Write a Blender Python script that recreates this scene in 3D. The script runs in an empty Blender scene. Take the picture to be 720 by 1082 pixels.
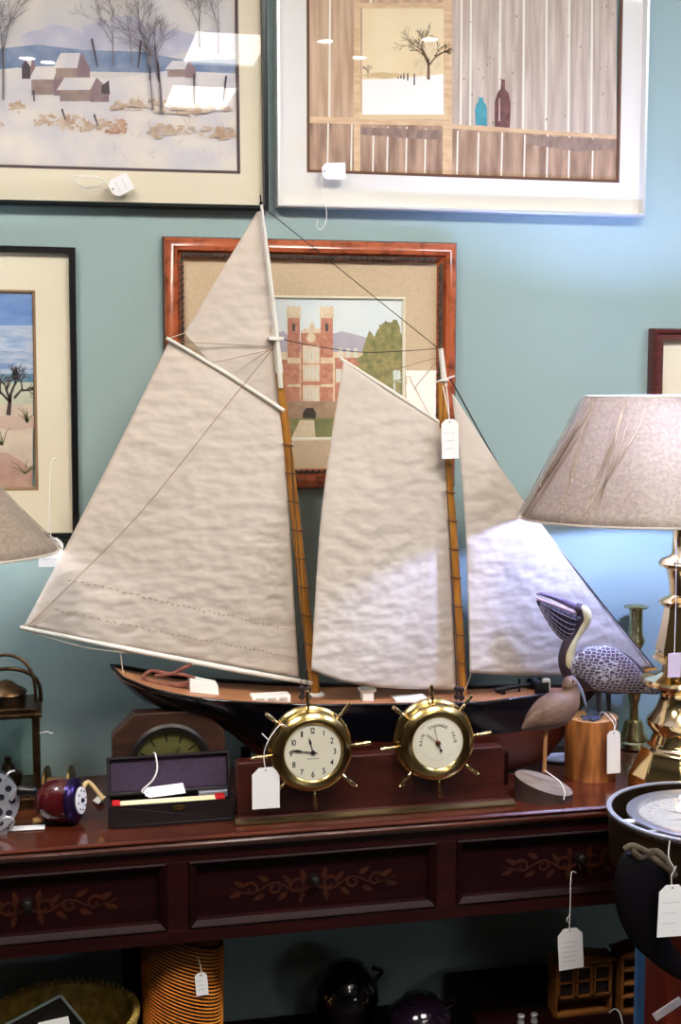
import bpy, bmesh, math, random
from mathutils import Vector, Matrix
random.seed(7)
C = bpy.context.scene.collection
PI = math.pi
# ------------------------------------------------------------------ camera
F_PX, HOR = 1400.0, 398.0                # focal length in px of the 720x1082 frame, horizon row
PHI = math.atan((541 - HOR) / F_PX)      # pitch down
TH = math.atan(.2205)                    # yaw to the right of the wall's normal
EYE = 1.5
Fv = Vector((math.sin(TH) * math.cos(PHI), math.cos(TH) * math.cos(PHI), -math.sin(PHI)))
Rv = Vector((math.cos(TH), -math.sin(TH), 0))
Uv = Rv.cross(Fv)
cam = bpy.data.cameras.new('camera')
camo = bpy.data.objects.new('camera', cam)
C.objects.link(camo)
cam.sensor_fit = 'VERTICAL'
cam.sensor_height = 36
cam.lens = F_PX / 1082 * 36
cam.clip_start = .05
M3 = Matrix((Rv, Uv, -Fv)).transposed()
camo.matrix_world = Matrix.Translation((0, 0, EYE)) @ M3.to_4x4()
bpy.context.scene.camera = camo
# ------------------------------------------------------------------ light
sc = bpy.context.scene
sc.view_settings.view_transform = 'Standard'
sc.view_settings.look = 'None'
sc.view_settings.gamma = 1
sc.view_settings.use_curve_mapping = False
sc.view_settings.exposure = 0.87
w = bpy.data.worlds.new('World')
sc.world = w
w.use_nodes = True
w.node_tree.nodes['Background'].inputs[0].default_value = (.8, .85, 1, 1)
w.node_tree.nodes['Background'].inputs[1].default_value = .02
PANEL_L, PANEL_FAR_L = 23.5, 8.0     # ceiling panels: row before the wall, rows behind
PANEL_COL = (1, .93, .85)
SPOT_L = 60.0
BULB_R, BULB_L = 680.0, 170.0   # bulbs of the right and left table lamps
BULB_COL = (.40, .50, 1)
CEIL = 2.75

# ------------------------------------------------------------------ helpers
def ray(px, py):
    return Fv * F_PX + Rv * (px - 360) + Uv * (541 - py)
def P(px, py, Y):
    """the point on the plane y = Y (parallel to the back wall) seen at a place of the photograph"""
    d = ray(px, py)
    d = d * (Y / d.y)
    return Vector((d.x, Y, d.z + EYE))
def PZ(px, py, Z):
    d = ray(px, py)
    d = d * ((Z - EYE) / d.z)
    return Vector((d.x, d.y, Z))
def lin(c):
    c = c / 255
    return c / 12.92 if c <= .04045 else ((c + .055) / 1.055) ** 2.4
def col(r, g, b):
    return (lin(r), lin(g), lin(b), 1)

MATS = {}
def M(name, rgb, rough=.5, metal=0, rgb2=None, scale=20, stretch=(1, 1, 1), detail=4, bump=0, bscale=None, coat=0, trans=0,
      lo=.35, hi=.65, spec=None, emit=0, bstretch=None, bdist=.003, bdetail=3):
    if name in MATS:
        return MATS[name]
    m = bpy.data.materials.new(name)
    m.use_nodes = True
    nt = m.node_tree
    bs = nt.nodes['Principled BSDF']
    bs.inputs['Base Color'].default_value = col(*rgb)
    bs.inputs['Roughness'].default_value = rough
    bs.inputs['Metallic'].default_value = metal
    bs.inputs['Coat Weight'].default_value = coat
    bs.inputs['Coat Roughness'].default_value = .08
    if spec is not None:
        bs.inputs['Specular IOR Level'].default_value = spec
    L = nt.links.new
    if rgb2 or bump:
        tc = nt.nodes.new('ShaderNodeTexCoord')
    if rgb2:
        mp = nt.nodes.new('ShaderNodeMapping')
        mp.inputs['Scale'].default_value = stretch
        L(tc.outputs['Object'], mp.inputs[0])
        nz = nt.nodes.new('ShaderNodeTexNoise')
        nz.inputs['Scale'].default_value = scale
        nz.inputs['Detail'].default_value = detail
        L(mp.outputs[0], nz.inputs['Vector'])
        rp = nt.nodes.new('ShaderNodeValToRGB')
        rp.color_ramp.elements[0].position = lo
        rp.color_ramp.elements[1].position = hi
        rp.color_ramp.elements[0].color = col(*rgb)
        rp.color_ramp.elements[1].color = col(*rgb2)
        L(nz.outputs[0], rp.inputs[0])
        L(rp.outputs[0], bs.inputs['Base Color'])
    if bump:
        nb = nt.nodes.new('ShaderNodeTexNoise')
        nb.inputs['Scale'].default_value = bscale or scale
        nb.inputs['Detail'].default_value = bdetail
        if bstretch:
            mb_ = nt.nodes.new('ShaderNodeMapping')
            mb_.inputs['Scale'].default_value = bstretch
            L(tc.outputs['Object'], mb_.inputs[0])
            L(mb_.outputs[0], nb.inputs['Vector'])
        else:
            L(tc.outputs['Object'], nb.inputs['Vector'])
        bp = nt.nodes.new('ShaderNodeBump')
        bp.inputs['Strength'].default_value = min(1, bump)
        bp.inputs['Distance'].default_value = bdist
        L(nb.outputs[0], bp.inputs['Height'])
        L(bp.outputs[0], bs.inputs['Normal'])
    if emit:
        bs.inputs['Emission Color'].default_value = col(*rgb)
        bs.inputs['Emission Strength'].default_value = emit
    if trans:                                    # cloth: part of the light passes through
        tl = nt.nodes.new('ShaderNodeBsdfTranslucent')
        tl.inputs[0].default_value = col(*rgb)
        mx = nt.nodes.new('ShaderNodeMixShader')
        mx.inputs[0].default_value = trans
        L(bs.outputs[0], mx.inputs[1])
        L(tl.outputs[0], mx.inputs[2])
        L(mx.outputs[0], nt.nodes['Material Output'].inputs[0])
    MATS[name] = m
    return m

def M_emit(name, rgb, s):
    m = bpy.data.materials.new(name)
    m.use_nodes = True
    nt = m.node_tree
    nt.nodes.remove(nt.nodes['Principled BSDF'])
    e = nt.nodes.new('ShaderNodeEmission')
    e.inputs[0].default_value = (*rgb, 1)
    e.inputs[1].default_value = s
    nt.links.new(e.outputs[0], nt.nodes['Material Output'].inputs[0])
    MATS[name] = m
    return m

def M_glass(name, tint=(1, 1, 1), ior=1.5, rough=.0, bump=0, bscale=30, bstretch=(1, 1, 1), gloss=1.0):
    """thin clear sheet: fresnel reflection over straight-through transparency"""
    m = bpy.data.materials.new(name)
    m.use_nodes = True
    nt = m.node_tree
    L = nt.links.new
    nt.nodes.remove(nt.nodes['Principled BSDF'])
    tr = nt.nodes.new('ShaderNodeBsdfTransparent')
    tr.inputs[0].default_value = (*tint, 1)
    gl = nt.nodes.new('ShaderNodeBsdfGlossy')
    gl.inputs['Roughness'].default_value = rough
    gl.inputs[0].default_value = (gloss, gloss, gloss, 1)
    ge = nt.nodes.new('ShaderNodeNewGeometry')
    def math_(op, a, b=None):
        q = nt.nodes.new('ShaderNodeMath')
        q.operation = op
        for i, x in enumerate((a, b)):
            if x is None:
                continue
            if isinstance(x, (int, float)):
                q.inputs[i].default_value = x
            else:
                L(x, q.inputs[i])
        return q.outputs[0]
    dt = nt.nodes.new('ShaderNodeVectorMath')
    dt.operation = 'DOT_PRODUCT'
    L(ge.outputs['Normal'], dt.inputs[0])
    L(ge.outputs['Incoming'], dt.inputs[1])
    r0 = ((ior - 1) / (ior + 1)) ** 2
    c1 = math_('SUBTRACT', 1.0, math_('ABSOLUTE', dt.outputs['Value']))
    fac = math_('ADD', math_('MULTIPLY', math_('POWER', c1, 5.0), 1 - r0), r0)
    mx = nt.nodes.new('ShaderNodeMixShader')
    L(fac, mx.inputs[0])
    L(tr.outputs[0], mx.inputs[1])
    L(gl.outputs[0], mx.inputs[2])
    L(mx.outputs[0], nt.nodes['Material Output'].inputs[0])
    if bump:
        tc = nt.nodes.new('ShaderNodeTexCoord')
        mp = nt.nodes.new('ShaderNodeMapping')
        mp.inputs['Scale'].default_value = bstretch
        nb = nt.nodes.new('ShaderNodeTexNoise')
        nb.inputs['Scale'].default_value = bscale
        bp = nt.nodes.new('ShaderNodeBump')
        bp.inputs['Strength'].default_value = bump
        bp.inputs['Distance'].default_value = .006
        L(tc.outputs['Object'], mp.inputs[0])
        L(mp.outputs[0], nb.inputs['Vector'])
        L(nb.outputs[0], bp.inputs['Height'])
        L(bp.outputs[0], gl.inputs['Normal'])
        L(bp.outputs[0], dt.inputs[0])
    MATS[name] = m
    return m

ORG = {}
def tag(o, label, cat, group=None, kind=None):
    o['label'] = label
    o['category'] = cat
    if group:
        o['group'] = group
    if kind:
        o['kind'] = kind
    return o
def thing(name, loc, label, cat, group=None):
    o = bpy.data.objects.new(name, None)
    C.objects.link(o)
    o.location = loc
    o.empty_display_size = .02
    ORG[o.name] = Vector(loc)
    return tag(o, label, cat, group)

class MB:
    def __init__(s):
        s.v, s.f, s.m = [], [], []
    def add(s, v, f, m=0):
        n = len(s.v)
        s.v += [tuple(x) for x in v]
        s.f += [tuple(i + n for i in q) for q in f]
        s.m += [m] * len(f)
        return s
    def box(s, x0, x1, y0, y1, z0, z1, m=0):
        v = [(x, y, z) for x in (x0, x1) for y in (y0, y1) for z in (z0, z1)]
        return s.add(v, [(0, 1, 3, 2), (4, 6, 7, 5), (0, 4, 5, 1), (2, 3, 7, 6), (0, 2, 6, 4), (1, 5, 7, 3)], m)
    def obox(s, c, a, b, d, m=0):
        c, a, b, d = map(Vector, (c, a, b, d))
        v = [c + a * i + b * j + d * k for i in (-1, 1) for j in (-1, 1) for k in (-1, 1)]
        return s.add(v, [(0, 1, 3, 2), (4, 6, 7, 5), (0, 4, 5, 1), (2, 3, 7, 6), (0, 2, 6, 4), (1, 5, 7, 3)], m)
    def prism(s, poly, d, m=0):
        d = Vector(d)
        poly = [Vector(p) for p in poly]
        n = len(poly)
        v = poly + [p + d for p in poly]
        f = [tuple(range(n)), tuple(reversed(range(n, 2 * n)))]
        f += [(i, i + n, (i + 1) % n + n, (i + 1) % n) for i in range(n)]
        return s.add(v, f, m)
    def poly(s, pts, m=0):
        return s.add(pts, [tuple(range(len(pts)))], m)
    def tube(s, pts, r, n=8, m=0, cap=True, flat=None):
        """flat = (axis, factor): squash the section along an axis"""
        pts = [Vector(p) for p in pts]
        k = len(pts)
        rs = r if isinstance(r, (list, tuple)) else [r] * k
        t0 = (pts[1] - pts[0]).normalized()
        a = Vector((0, 0, 1)) if abs(t0.z) < .9 else Vector((1, 0, 0))
        nx = t0.cross(a).normalized()
        v = []
        for i in range(k):
            t = (pts[min(i + 1, k - 1)] - pts[max(i - 1, 0)]).normalized()
            nx = (nx - t * nx.dot(t)).normalized()
            ny = t.cross(nx)
            for j in range(n):
                q = 2 * PI * j / n
                o = (nx * math.cos(q) + ny * math.sin(q)) * rs[i]
                if flat:
                    ax = Vector(flat[0])
                    o = o - ax * o.dot(ax) * (1 - flat[1])
                v.append(pts[i] + o)
        f = [(i * n + j, i * n + (j + 1) % n, (i + 1) * n + (j + 1) % n, (i + 1) * n + j) for i in range(k - 1) for j in range(n)]
        if cap:
            f += [tuple(reversed(range(n))), tuple(range((k - 1) * n, k * n))]
        return s.add(v, f, m)
    def lathe(s, prof, o, ax=(0, 0, 1), n=32, m=0, cap=True, sx=1, sy=1, rot=0):
        """prof = [(radius, height along ax)]"""
        o, ax = Vector(o), Vector(ax).normalized()
        a = Vector((1, 0, 0)) if abs(ax.x) < .9 else Vector((0, 0, 1))
        a = (a - ax * a.dot(ax)).normalized()
        b = ax.cross(a)
        v = [o + ax * h + a * (r * sx * math.cos(rot + 2 * PI * j / n)) + b * (r * sy * math.sin(rot + 2 * PI * j / n)) for r, h in prof for j in range(n)]
        k = len(prof)
        f = [(i * n + j, i * n + (j + 1) % n, (i + 1) * n + (j + 1) % n, (i + 1) * n + j) for i in range(k - 1) for j in range(n)]
        if cap:
            f += [tuple(reversed(range(n))), tuple(range((k - 1) * n, k * n))]
        return s.add(v, f, m)
    def grid(s, fn, nu, nv, m=0):
        v = [fn(i / nu, j / nv) for j in range(nv + 1) for i in range(nu + 1)]
        f = [(j * (nu + 1) + i, j * (nu + 1) + i + 1, (j + 1) * (nu + 1) + i + 1, (j + 1) * (nu + 1) + i) for j in range(nv) for i in range(nu)]
        return s.add(v, f, m)
    def loft(s, pts, ra, rb, Y, n=20, m=0):
        """side-view body: pts (x, z) in the plane y = Y, in-plane radius ra, radius across rb"""
        pts = [Vector((p[0], Y, p[1])) for p in pts]
        k = len(pts)
        v = []
        for i in range(k):
            t = (pts[min(i + 1, k - 1)] - pts[max(i - 1, 0)]).normalized()
            nn = Vector((-t.z, 0, t.x))
            for j in range(n):
                q = 2 * PI * j / n
                v.append(pts[i] + nn * (math.cos(q) * ra[i]) + Vector((0, math.sin(q) * rb[i], 0)))
        f = [(i * n + j, i * n + (j + 1) % n, (i + 1) * n + (j + 1) % n, (i + 1) * n + j) for i in range(k - 1) for j in range(n)]
        f += [tuple(reversed(range(n))), tuple(range((k - 1) * n, k * n))]
        return s.add(v, f, m)
    def ball(s, c, r, n=14, m=0, sc_=(1, 1, 1)):
        c = Vector(c)
        k = max(6, n // 2)
        v, f = [], []
        for i in range(k + 1):
            a = PI * i / k
            for j in range(n):
                b = 2 * PI * j / n
                v.append(c + Vector((r * sc_[0] * math.sin(a) * math.cos(b), r * sc_[1] * math.sin(a) * math.sin(b), r * sc_[2] * math.cos(a))))
        f = [(i * n + j, (i + 1) * n + j, (i + 1) * n + (j + 1) % n, i * n + (j + 1) % n) for i in range(k) for j in range(n)]
        return s.add(v, f, m)
    def build(s, name, mats, parent=None, smooth=None, bevel=0, solid=0, subd=0, remesh=0, fix=True):
        me = bpy.data.meshes.new(name)
        o0 = ORG[parent.name] if parent else Vector((0, 0, 0))
        if parent is None:                         # single-mesh thing: origin at its base centre
            xs, ys, zs = zip(*s.v)
            o0 = Vector(((min(xs) + max(xs)) / 2, (min(ys) + max(ys)) / 2, min(zs)))
        me.from_pydata([tuple(Vector(p) - o0) for p in s.v], [], s.f)
        mats = mats if isinstance(mats, (list, tuple)) else [mats]
        for m in mats:
            me.materials.append(m)
        me.polygons.foreach_set('material_index', s.m)
        if fix:
            b = bmesh.new()
            b.from_mesh(me)
            bmesh.ops.remove_doubles(b, verts=b.verts, dist=1e-6)
            bmesh.ops.recalc_face_normals(b, faces=b.faces)
            b.to_mesh(me)
            b.free()
        if smooth:
            me.polygons.foreach_set('use_smooth', [True] * len(me.polygons))
            if smooth < 179:
                me.set_sharp_from_angle(angle=math.radians(smooth))
        me.update()
        o = bpy.data.objects.new(name, me)
        C.objects.link(o)
        if parent:
            o.parent = parent
            ORG[o.name] = o0
        else:
            o.location = o0
            ORG[o.name] = o0
        if remesh:
            q = o.modifiers.new('r', 'REMESH')
            q.mode = 'VOXEL'
            q.voxel_size = remesh
            q.use_smooth_shade = True
            q = o.modifiers.new('sm', 'SMOOTH')
            q.iterations = 4
        if bevel:
            q = o.modifiers.new('b', 'BEVEL')
            q.width = bevel
            q.segments = 2
            q.limit_method = 'ANGLE'
        if solid:
            q = o.modifiers.new('s', 'SOLIDIFY')
            q.thickness = solid
            q.offset = 0
        if subd:
            q = o.modifiers.new('u', 'SUBSURF')
            q.levels = q.render_levels = subd
        return o

GLY = {}
def glyph(ch):
    if ch not in GLY:
        cu = bpy.data.curves.new('g', 'FONT')
        cu.body = ch
        cu.size = 1
        cu.offset = .018
        o = bpy.data.objects.new('g', cu)
        C.objects.link(o)
        dg = bpy.context.evaluated_depsgraph_get()
        me = o.evaluated_get(dg).to_mesh()
        v = [tuple(p.co) for p in me.vertices]
        f = [tuple(p.vertices) for p in me.polygons]
        o.evaluated_get(dg).to_mesh_clear()
        bpy.data.objects.remove(o)
        bpy.data.curves.remove(cu)
        x0, x1 = min(p[0] for p in v), max(p[0] for p in v)
        y0, y1 = min(p[1] for p in v), max(p[1] for p in v)
        GLY[ch] = ([(p[0] - (x0 + x1) / 2, p[1] - .36) for p in v], f, x1 - x0)
    return GLY[ch]
def put_text(mb, txt, c, ang, size, Y, xs=1.0, gap=.12):
    """upright text centred on c=(x, z) in the plane y = Y, turned by ang"""
    ws = [glyph(ch)[2] for ch in txt]
    tot = sum(ws) + gap * (len(txt) - 1)
    x = -tot / 2
    for ch, w_ in zip(txt, ws):
        v, f, _ = glyph(ch)
        cx = x + w_ / 2
        x += w_ + gap
        mb.add([(c[0] + ((p[0] + cx) * xs * math.cos(ang) - p[1] * math.sin(ang)) * size, Y, c[1] + ((p[0] + cx) * xs * math.sin(ang) + p[1] * math.cos(ang)) * size) for p in v], f)

def smooth_pts(pts, k=6):
    """Catmull-Rom through points of any dimension"""
    pts = [tuple(p) for p in pts]
    out = []
    n = len(pts)
    for i in range(n - 1):
        a, b, c, d = pts[max(i - 1, 0)], pts[i], pts[i + 1], pts[min(i + 2, n - 1)]
        for j in range(k):
            t = j / k
            out.append(tuple(.5 * ((2 * b[q]) + (-a[q] + c[q]) * t + (2 * a[q] - 5 * b[q] + 4 * c[q] - d[q]) * t * t + (-a[q] + 3 * b[q] - 3 * c[q] + d[q]) * t ** 3) for q in range(len(b))))
    out.append(pts[-1])
    return out
def interp(xs, ys, x):
    if x <= xs[0]:
        return ys[0]
    for i in range(len(xs) - 1):
        if x <= xs[i + 1]:
            t = (x - xs[i]) / (xs[i + 1] - xs[i])
            return ys[i] + (ys[i + 1] - ys[i]) * t
    return ys[-1]
def struct(o):
    o['kind'] = 'structure'
    return o

# ------------------------------------------------------------------ materials
WALL, TY, ZT = 2.42, 2.05, .770         # back wall, table front edge, table top height
m_wall = M('teal_paint', (147, 170, 169), .55, rgb2=(152, 175, 173), scale=3, bump=.15, bscale=260)
m_cream_wall = M('cream_paint', (84, 76, 68), .8)
m_ceil = M('ceiling_white', (215, 212, 205), .9)
m_floor = M('floor_boards', (30, 22, 18), .5, rgb2=(40, 29, 22), scale=8, stretch=(1, 8, 1))
m_mahog = M('mahogany', (30, 6, 7), .36, rgb2=(44, 12, 10), scale=9, stretch=(1, 9, 12), coat=.12, spec=.3)
m_mahog_top = M('mahogany_top', (62, 24, 14), .2, rgb2=(90, 40, 23), scale=7, stretch=(1.2, 10, 10), coat=.6)
m_mahog_dark = M('mahogany_dark', (24, 4, 7), .5, rgb2=(34, 8, 9), scale=9, stretch=(1, 9, 12), coat=0, spec=.12)
m_inlay = M('marquetry', (66, 30, 14), .3, rgb2=(40, 16, 9), scale=60, coat=.4)
m_brass = M('brass', (198, 172, 116), .2, 1, rgb2=(176, 148, 92), scale=12)
m_brass_old = M('aged_brass', (150, 122, 66), .32, 1, rgb2=(112, 88, 46), scale=30)
m_brass_bright = M('bright_brass', (232, 206, 150), .13, 1)
m_brass_green = M('tarnished_brass', (222, 212, 160), .24, 1, rgb2=(184, 170, 112), scale=40)
m_steel = M('brushed_steel', (206, 208, 216), .4, .75)
m_silver = M('silver_moulding', (226, 227, 226), .32, .7)
m_black = M('black_lacquer', (14, 13, 15), .3)
m_black_metal = M('black_metal_moulding', (30, 36, 38), .28, .6)
m_navy = M('hull_black', (8, 9, 16), .22, coat=.4)
m_hullred = M('hull_red_brown', (74, 26, 16), .4, rgb2=(92, 36, 22), scale=14)
m_deck = M('deck_planks', (176, 122, 84), .45, rgb2=(150, 98, 64), scale=14, stretch=(1, 22, 1))
m_sail = M('sailcloth', (226, 214, 202), .9, rgb2=(218, 205, 192), scale=5, bump=.95, bscale=40, trans=.2, bstretch=(.8, 1, 1.4), bdist=.006, bdetail=.6)
m_spar = M('varnished_spar', (190, 130, 50), .35, rgb2=(150, 92, 32), scale=20, stretch=(6, 6, .8), coat=.3)
m_white_spar = M('painted_spar', (226, 220, 210), .5)
m_line = M('dark_line', (52, 44, 40), .9)
m_twine = M('pale_twine', (214, 196, 172), .9)
m_tan = M('tan_line', (150, 120, 92), .9)
m_white = M('white_paint', (236, 232, 226), .5)
m_card = M('white_card', (240, 238, 238), .7)
m_string = M('white_string', (236, 232, 226), .9)
m_ink = M('ink', (112, 108, 120), .9)
m_ink_black = M('dial_ink', (22, 20, 20), .7)
m_dial = M('silvered_dial', (236, 228, 210), .4, rgb2=(226, 216, 194), scale=10)
m_glass = M_glass('clear_glass', (.97, .98, .98), 1.5)
m_lantern_glass = M_glass('lantern_glass', (.8, .88, .86), 1.5)
m_wrap = M_glass('plastic_wrap', (.97, .95, .93), 1.22, .3, .35, 22, (1.4, 1.4, .6))
m_pleat = M_glass('film_pleat', (.9, .86, .8), 1.75, .12)
m_shade = M('shade_cloth', (190, 176, 162), .85, rgb2=(150, 138, 128), scale=170, bump=.4, bscale=260, trans=.4)
m_mat_cream = M('mat_cream', (236, 224, 200), .85)
m_mat_white = M('mat_white', (238, 232, 224), .85)
m_mat_linen = M('mat_linen', (218, 192, 160), .9, rgb2=(208, 182, 150), scale=240)
m_mat_pale = M('mat_pale', (238, 230, 206), .85)
m_burl = M('burl_veneer', (180, 94, 58), .25, rgb2=(84, 32, 18), scale=42, detail=8, lo=.46, hi=.74, coat=.3)
m_carved = M('carved_lip', (74, 52, 34), .45, rgb2=(30, 18, 12), scale=50)
m_redwood = M('red_brown_moulding', (92, 30, 22), .35, rgb2=(66, 18, 16), scale=30, stretch=(1, 1, 5), coat=.3)
m_log = M('log_wood', (196, 124, 60), .5, rgb2=(112, 58, 24), scale=34, stretch=(2.2, 2.2, .3), detail=6)
m_log_end = M('log_end', (206, 160, 112), .6, rgb2=(176, 128, 84), scale=20)
m_grey_log = M('bark_brown', (64, 40, 32), .8, rgb2=(44, 26, 22), scale=30, bump=.5)
m_grey_end = M('weathered_end', (146, 132, 122), .7, rgb2=(116, 102, 94), scale=24, stretch=(1, 4, 1))
m_amber = M('amber_wicker', (224, 136, 40), .5, rgb2=(190, 104, 26), scale=40)
m_wicker = M('straw_wicker', (178, 150, 70), .7, rgb2=(124, 100, 44), scale=60)

# ------------------------------------------------------------------ setting
struct(MB().box(-2.6, 3.6, WALL, WALL + .1, 0, CEIL).build('wall_back', m_wall))
struct(MB().box(-2.7, -2.6, -3.6, WALL + .1, 0, CEIL).build('wall_left', m_cream_wall))
struct(MB().box(3.6, 3.7, -3.6, WALL + .1, 0, CEIL).build('wall_right', m_cream_wall))
struct(MB().box(-2.7, 3.7, -3.7, -3.6, 0, CEIL).build('wall_front', m_cream_wall))
struct(MB().box(-2.7, 3.7, -3.7, WALL + .1, -.1, 0).build('floor', m_floor))
struct(MB().box(-2.7, 3.7, -3.7, WALL + .1, CEIL, CEIL + .1).build('ceiling', m_ceil))
struct(MB().prism([(-2.6, WALL, 0), (-2.6, WALL - .018, 0), (-2.6, WALL - .018, .09), (-2.6, WALL - .006, .11), (-2.6, WALL, .11)], (6.2, 0, 0)).build('baseboard_back', m_white))

m_panel = M_emit('panel_light', PANEL_COL, PANEL_L)
m_panel_far = M_emit('panel_light_far', PANEL_COL, PANEL_FAR_L)
m_spot = M_emit('spot_light', (1, .95, .88), SPOT_L)
PANELS = [(.86, .85, 'nearest the wall, in the middle'), (2.2, .85, 'nearest the wall, at the right'), (-.5, .85, 'nearest the wall, at the left'), (.69, -.33, 'over the photographer, second from the wall'), (.69, -1.23, 'over the photographer, third from the wall')]
m_panel_cool = M_emit('panel_light_cool', (.84, .93, 1), PANEL_L)
for x, y, wh in PANELS:
    hw = .31 if y > 0 else .14
    t = thing('ceiling_light', (x, y, CEIL - .02), 'square white ceiling light panel ' + wh, 'ceiling light', 'ceiling light panels')
    b = MB()
    for x0, x1, y0, y1 in ((-hw - .02, hw + .02, -.27, -.25), (-hw - .02, hw + .02, .25, .27), (-hw - .02, -hw, -.25, .25), (hw, hw + .02, -.25, .25)):
        b.box(x + x0, x + x1, y + y0, y + y1, CEIL - .02, CEIL)
    b.build('frame', m_white, t)
    MB().box(x - hw, x + hw, y - .25, y + .25, CEIL - .012, CEIL - .004).build('diffuser', (m_panel_cool if x > 2 else m_panel) if y > 0 else m_panel_far, t)
for x, y, wh in ((-.05, -.67, 'first'), (.03, -.72, 'second'), (1.04, -.16, 'third'), (1.41, -.05, 'fourth'), (1.22, -.38, 'fifth')):
    t = thing('recessed_spotlight', (x, y, CEIL - .01), 'small round recessed ceiling spotlight, %s from the left wall' % wh, 'ceiling light', 'recessed ceiling spots')
    MB().lathe([(.032, 0), (.045, -.004), (.045, -.012), (.032, -.012), (.032, 0)], (x, y, CEIL), n=24, cap=False).build('rim', m_white, t)
    MB().lathe([(.03, -.002), (.03, -.008)], (x, y, CEIL), n=20).build('bulb', m_spot, t)

# shop window in the wall behind the photographer
b = MB()
for q in ((2.16, 2.84, 1.16, 1.2), (2.16, 2.84, 1.54, 1.58), (2.16, 2.2, 1.16, 1.58), (2.8, 2.84, 1.16, 1.58)):
    b.box(q[0], q[1], -3.6, -3.57, q[2], q[3])
W1 = struct(b.build('window_1', m_white))
MB().box(2.2, 2.8, -3.6, -3.59, 1.2, 1.54).build('pane', M_emit('daylight', (.85, .93, 1), 8.0), W1)

# ------------------------------------------------------------------ pictures on the wall
def loop(mb, x0, x1, z0, z1, prof, yb, m=0):
    """rectangular moulding: prof = [(inset, proud of yb)]"""
    k = len(prof)
    v = []
    for i, h in prof:
        v += [(x0 + i, yb - h, z0 + i), (x1 - i, yb - h, z0 + i), (x1 - i, yb - h, z1 - i), (x0 + i, yb - h, z1 - i)]
    f = [(a * 4 + b, a * 4 + (b + 1) % 4, (a + 1) * 4 + (b + 1) % 4, (a + 1) * 4 + b) for a in range(k - 1) for b in range(4)]
    mb.add(v, f, m)
class Pic:
    """flat picture: areas of paint laid over one another on one sheet"""
    def __init__(s, Y):
        s.Y, s.n, s.b, s.mats = Y, 0, MB(), []
    def mi(s, m):
        if m not in s.mats:
            s.mats.append(m)
        return s.mats.index(m)
    def pt(s, x, y):
        return P(x, y, s.Y - .000012 * s.n)
    def fill(s, pts, m):
        s.n += 1
        s.b.poly([s.pt(*p) for p in pts], s.mi(m))
    def rect(s, x0, y0, x1, y1, m):
        s.fill([(x0, y0), (x1, y0), (x1, y1), (x0, y1)], m)
    def blob(s, cx, cy, rx, ry, m, n=18, jag=.15):
        s.fill([(cx + rx * (1 + random.uniform(-jag, jag)) * math.cos(2 * PI * i / n), cy + ry * (1 + random.uniform(-jag, jag)) * math.sin(2 * PI * i / n)) for i in range(n)], m)
    def stroke(s, pts, w0, w1, m, new=True):
        if new:
            s.n += 1
        k = len(pts)
        L_, R_ = [], []
        for i, p in enumerate(pts):
            a, c = pts[max(i - 1, 0)], pts[min(i + 1, k - 1)]
            dx, dy = c[0] - a[0], c[1] - a[1]
            l = math.hypot(dx, dy) or 1
            w_ = (w0 + (w1 - w0) * i / (k - 1)) / 2
            L_.append(s.pt(p[0] - dy / l * w_, p[1] + dx / l * w_))
            R_.append(s.pt(p[0] + dy / l * w_, p[1] - dx / l * w_))
        j = s.mi(m)
        for i in range(k - 1):
            s.b.add([L_[i], L_[i + 1], R_[i + 1], R_[i]], [(0, 1, 2, 3)], j)
    def tree(s, x, y, ln, ang, w0, m, depth=4, spread=.5):
        s.n += 1
        def rec(x, y, ln, a, w_, d):
            x2, y2 = x + ln * math.cos(a), y - ln * math.sin(a)
            s.stroke([(x, y), (x2, y2)], w_, w_ * .65, m, False)
            if d:
                for q in range(3 if d > 1 else 2):
                    rec(x + (x2 - x) * random.uniform(.6, 1), y + (y2 - y) * random.uniform(.6, 1), ln * random.uniform(.55, .8), a + random.uniform(-spread, spread) * 1.5, max(.35, w_ * .6), d - 1)
        rec(x, y, ln, ang, w0, depth)
    def build(s, name, parent):
        return s.b.build(name, s.mats, parent, fix=False)

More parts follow.
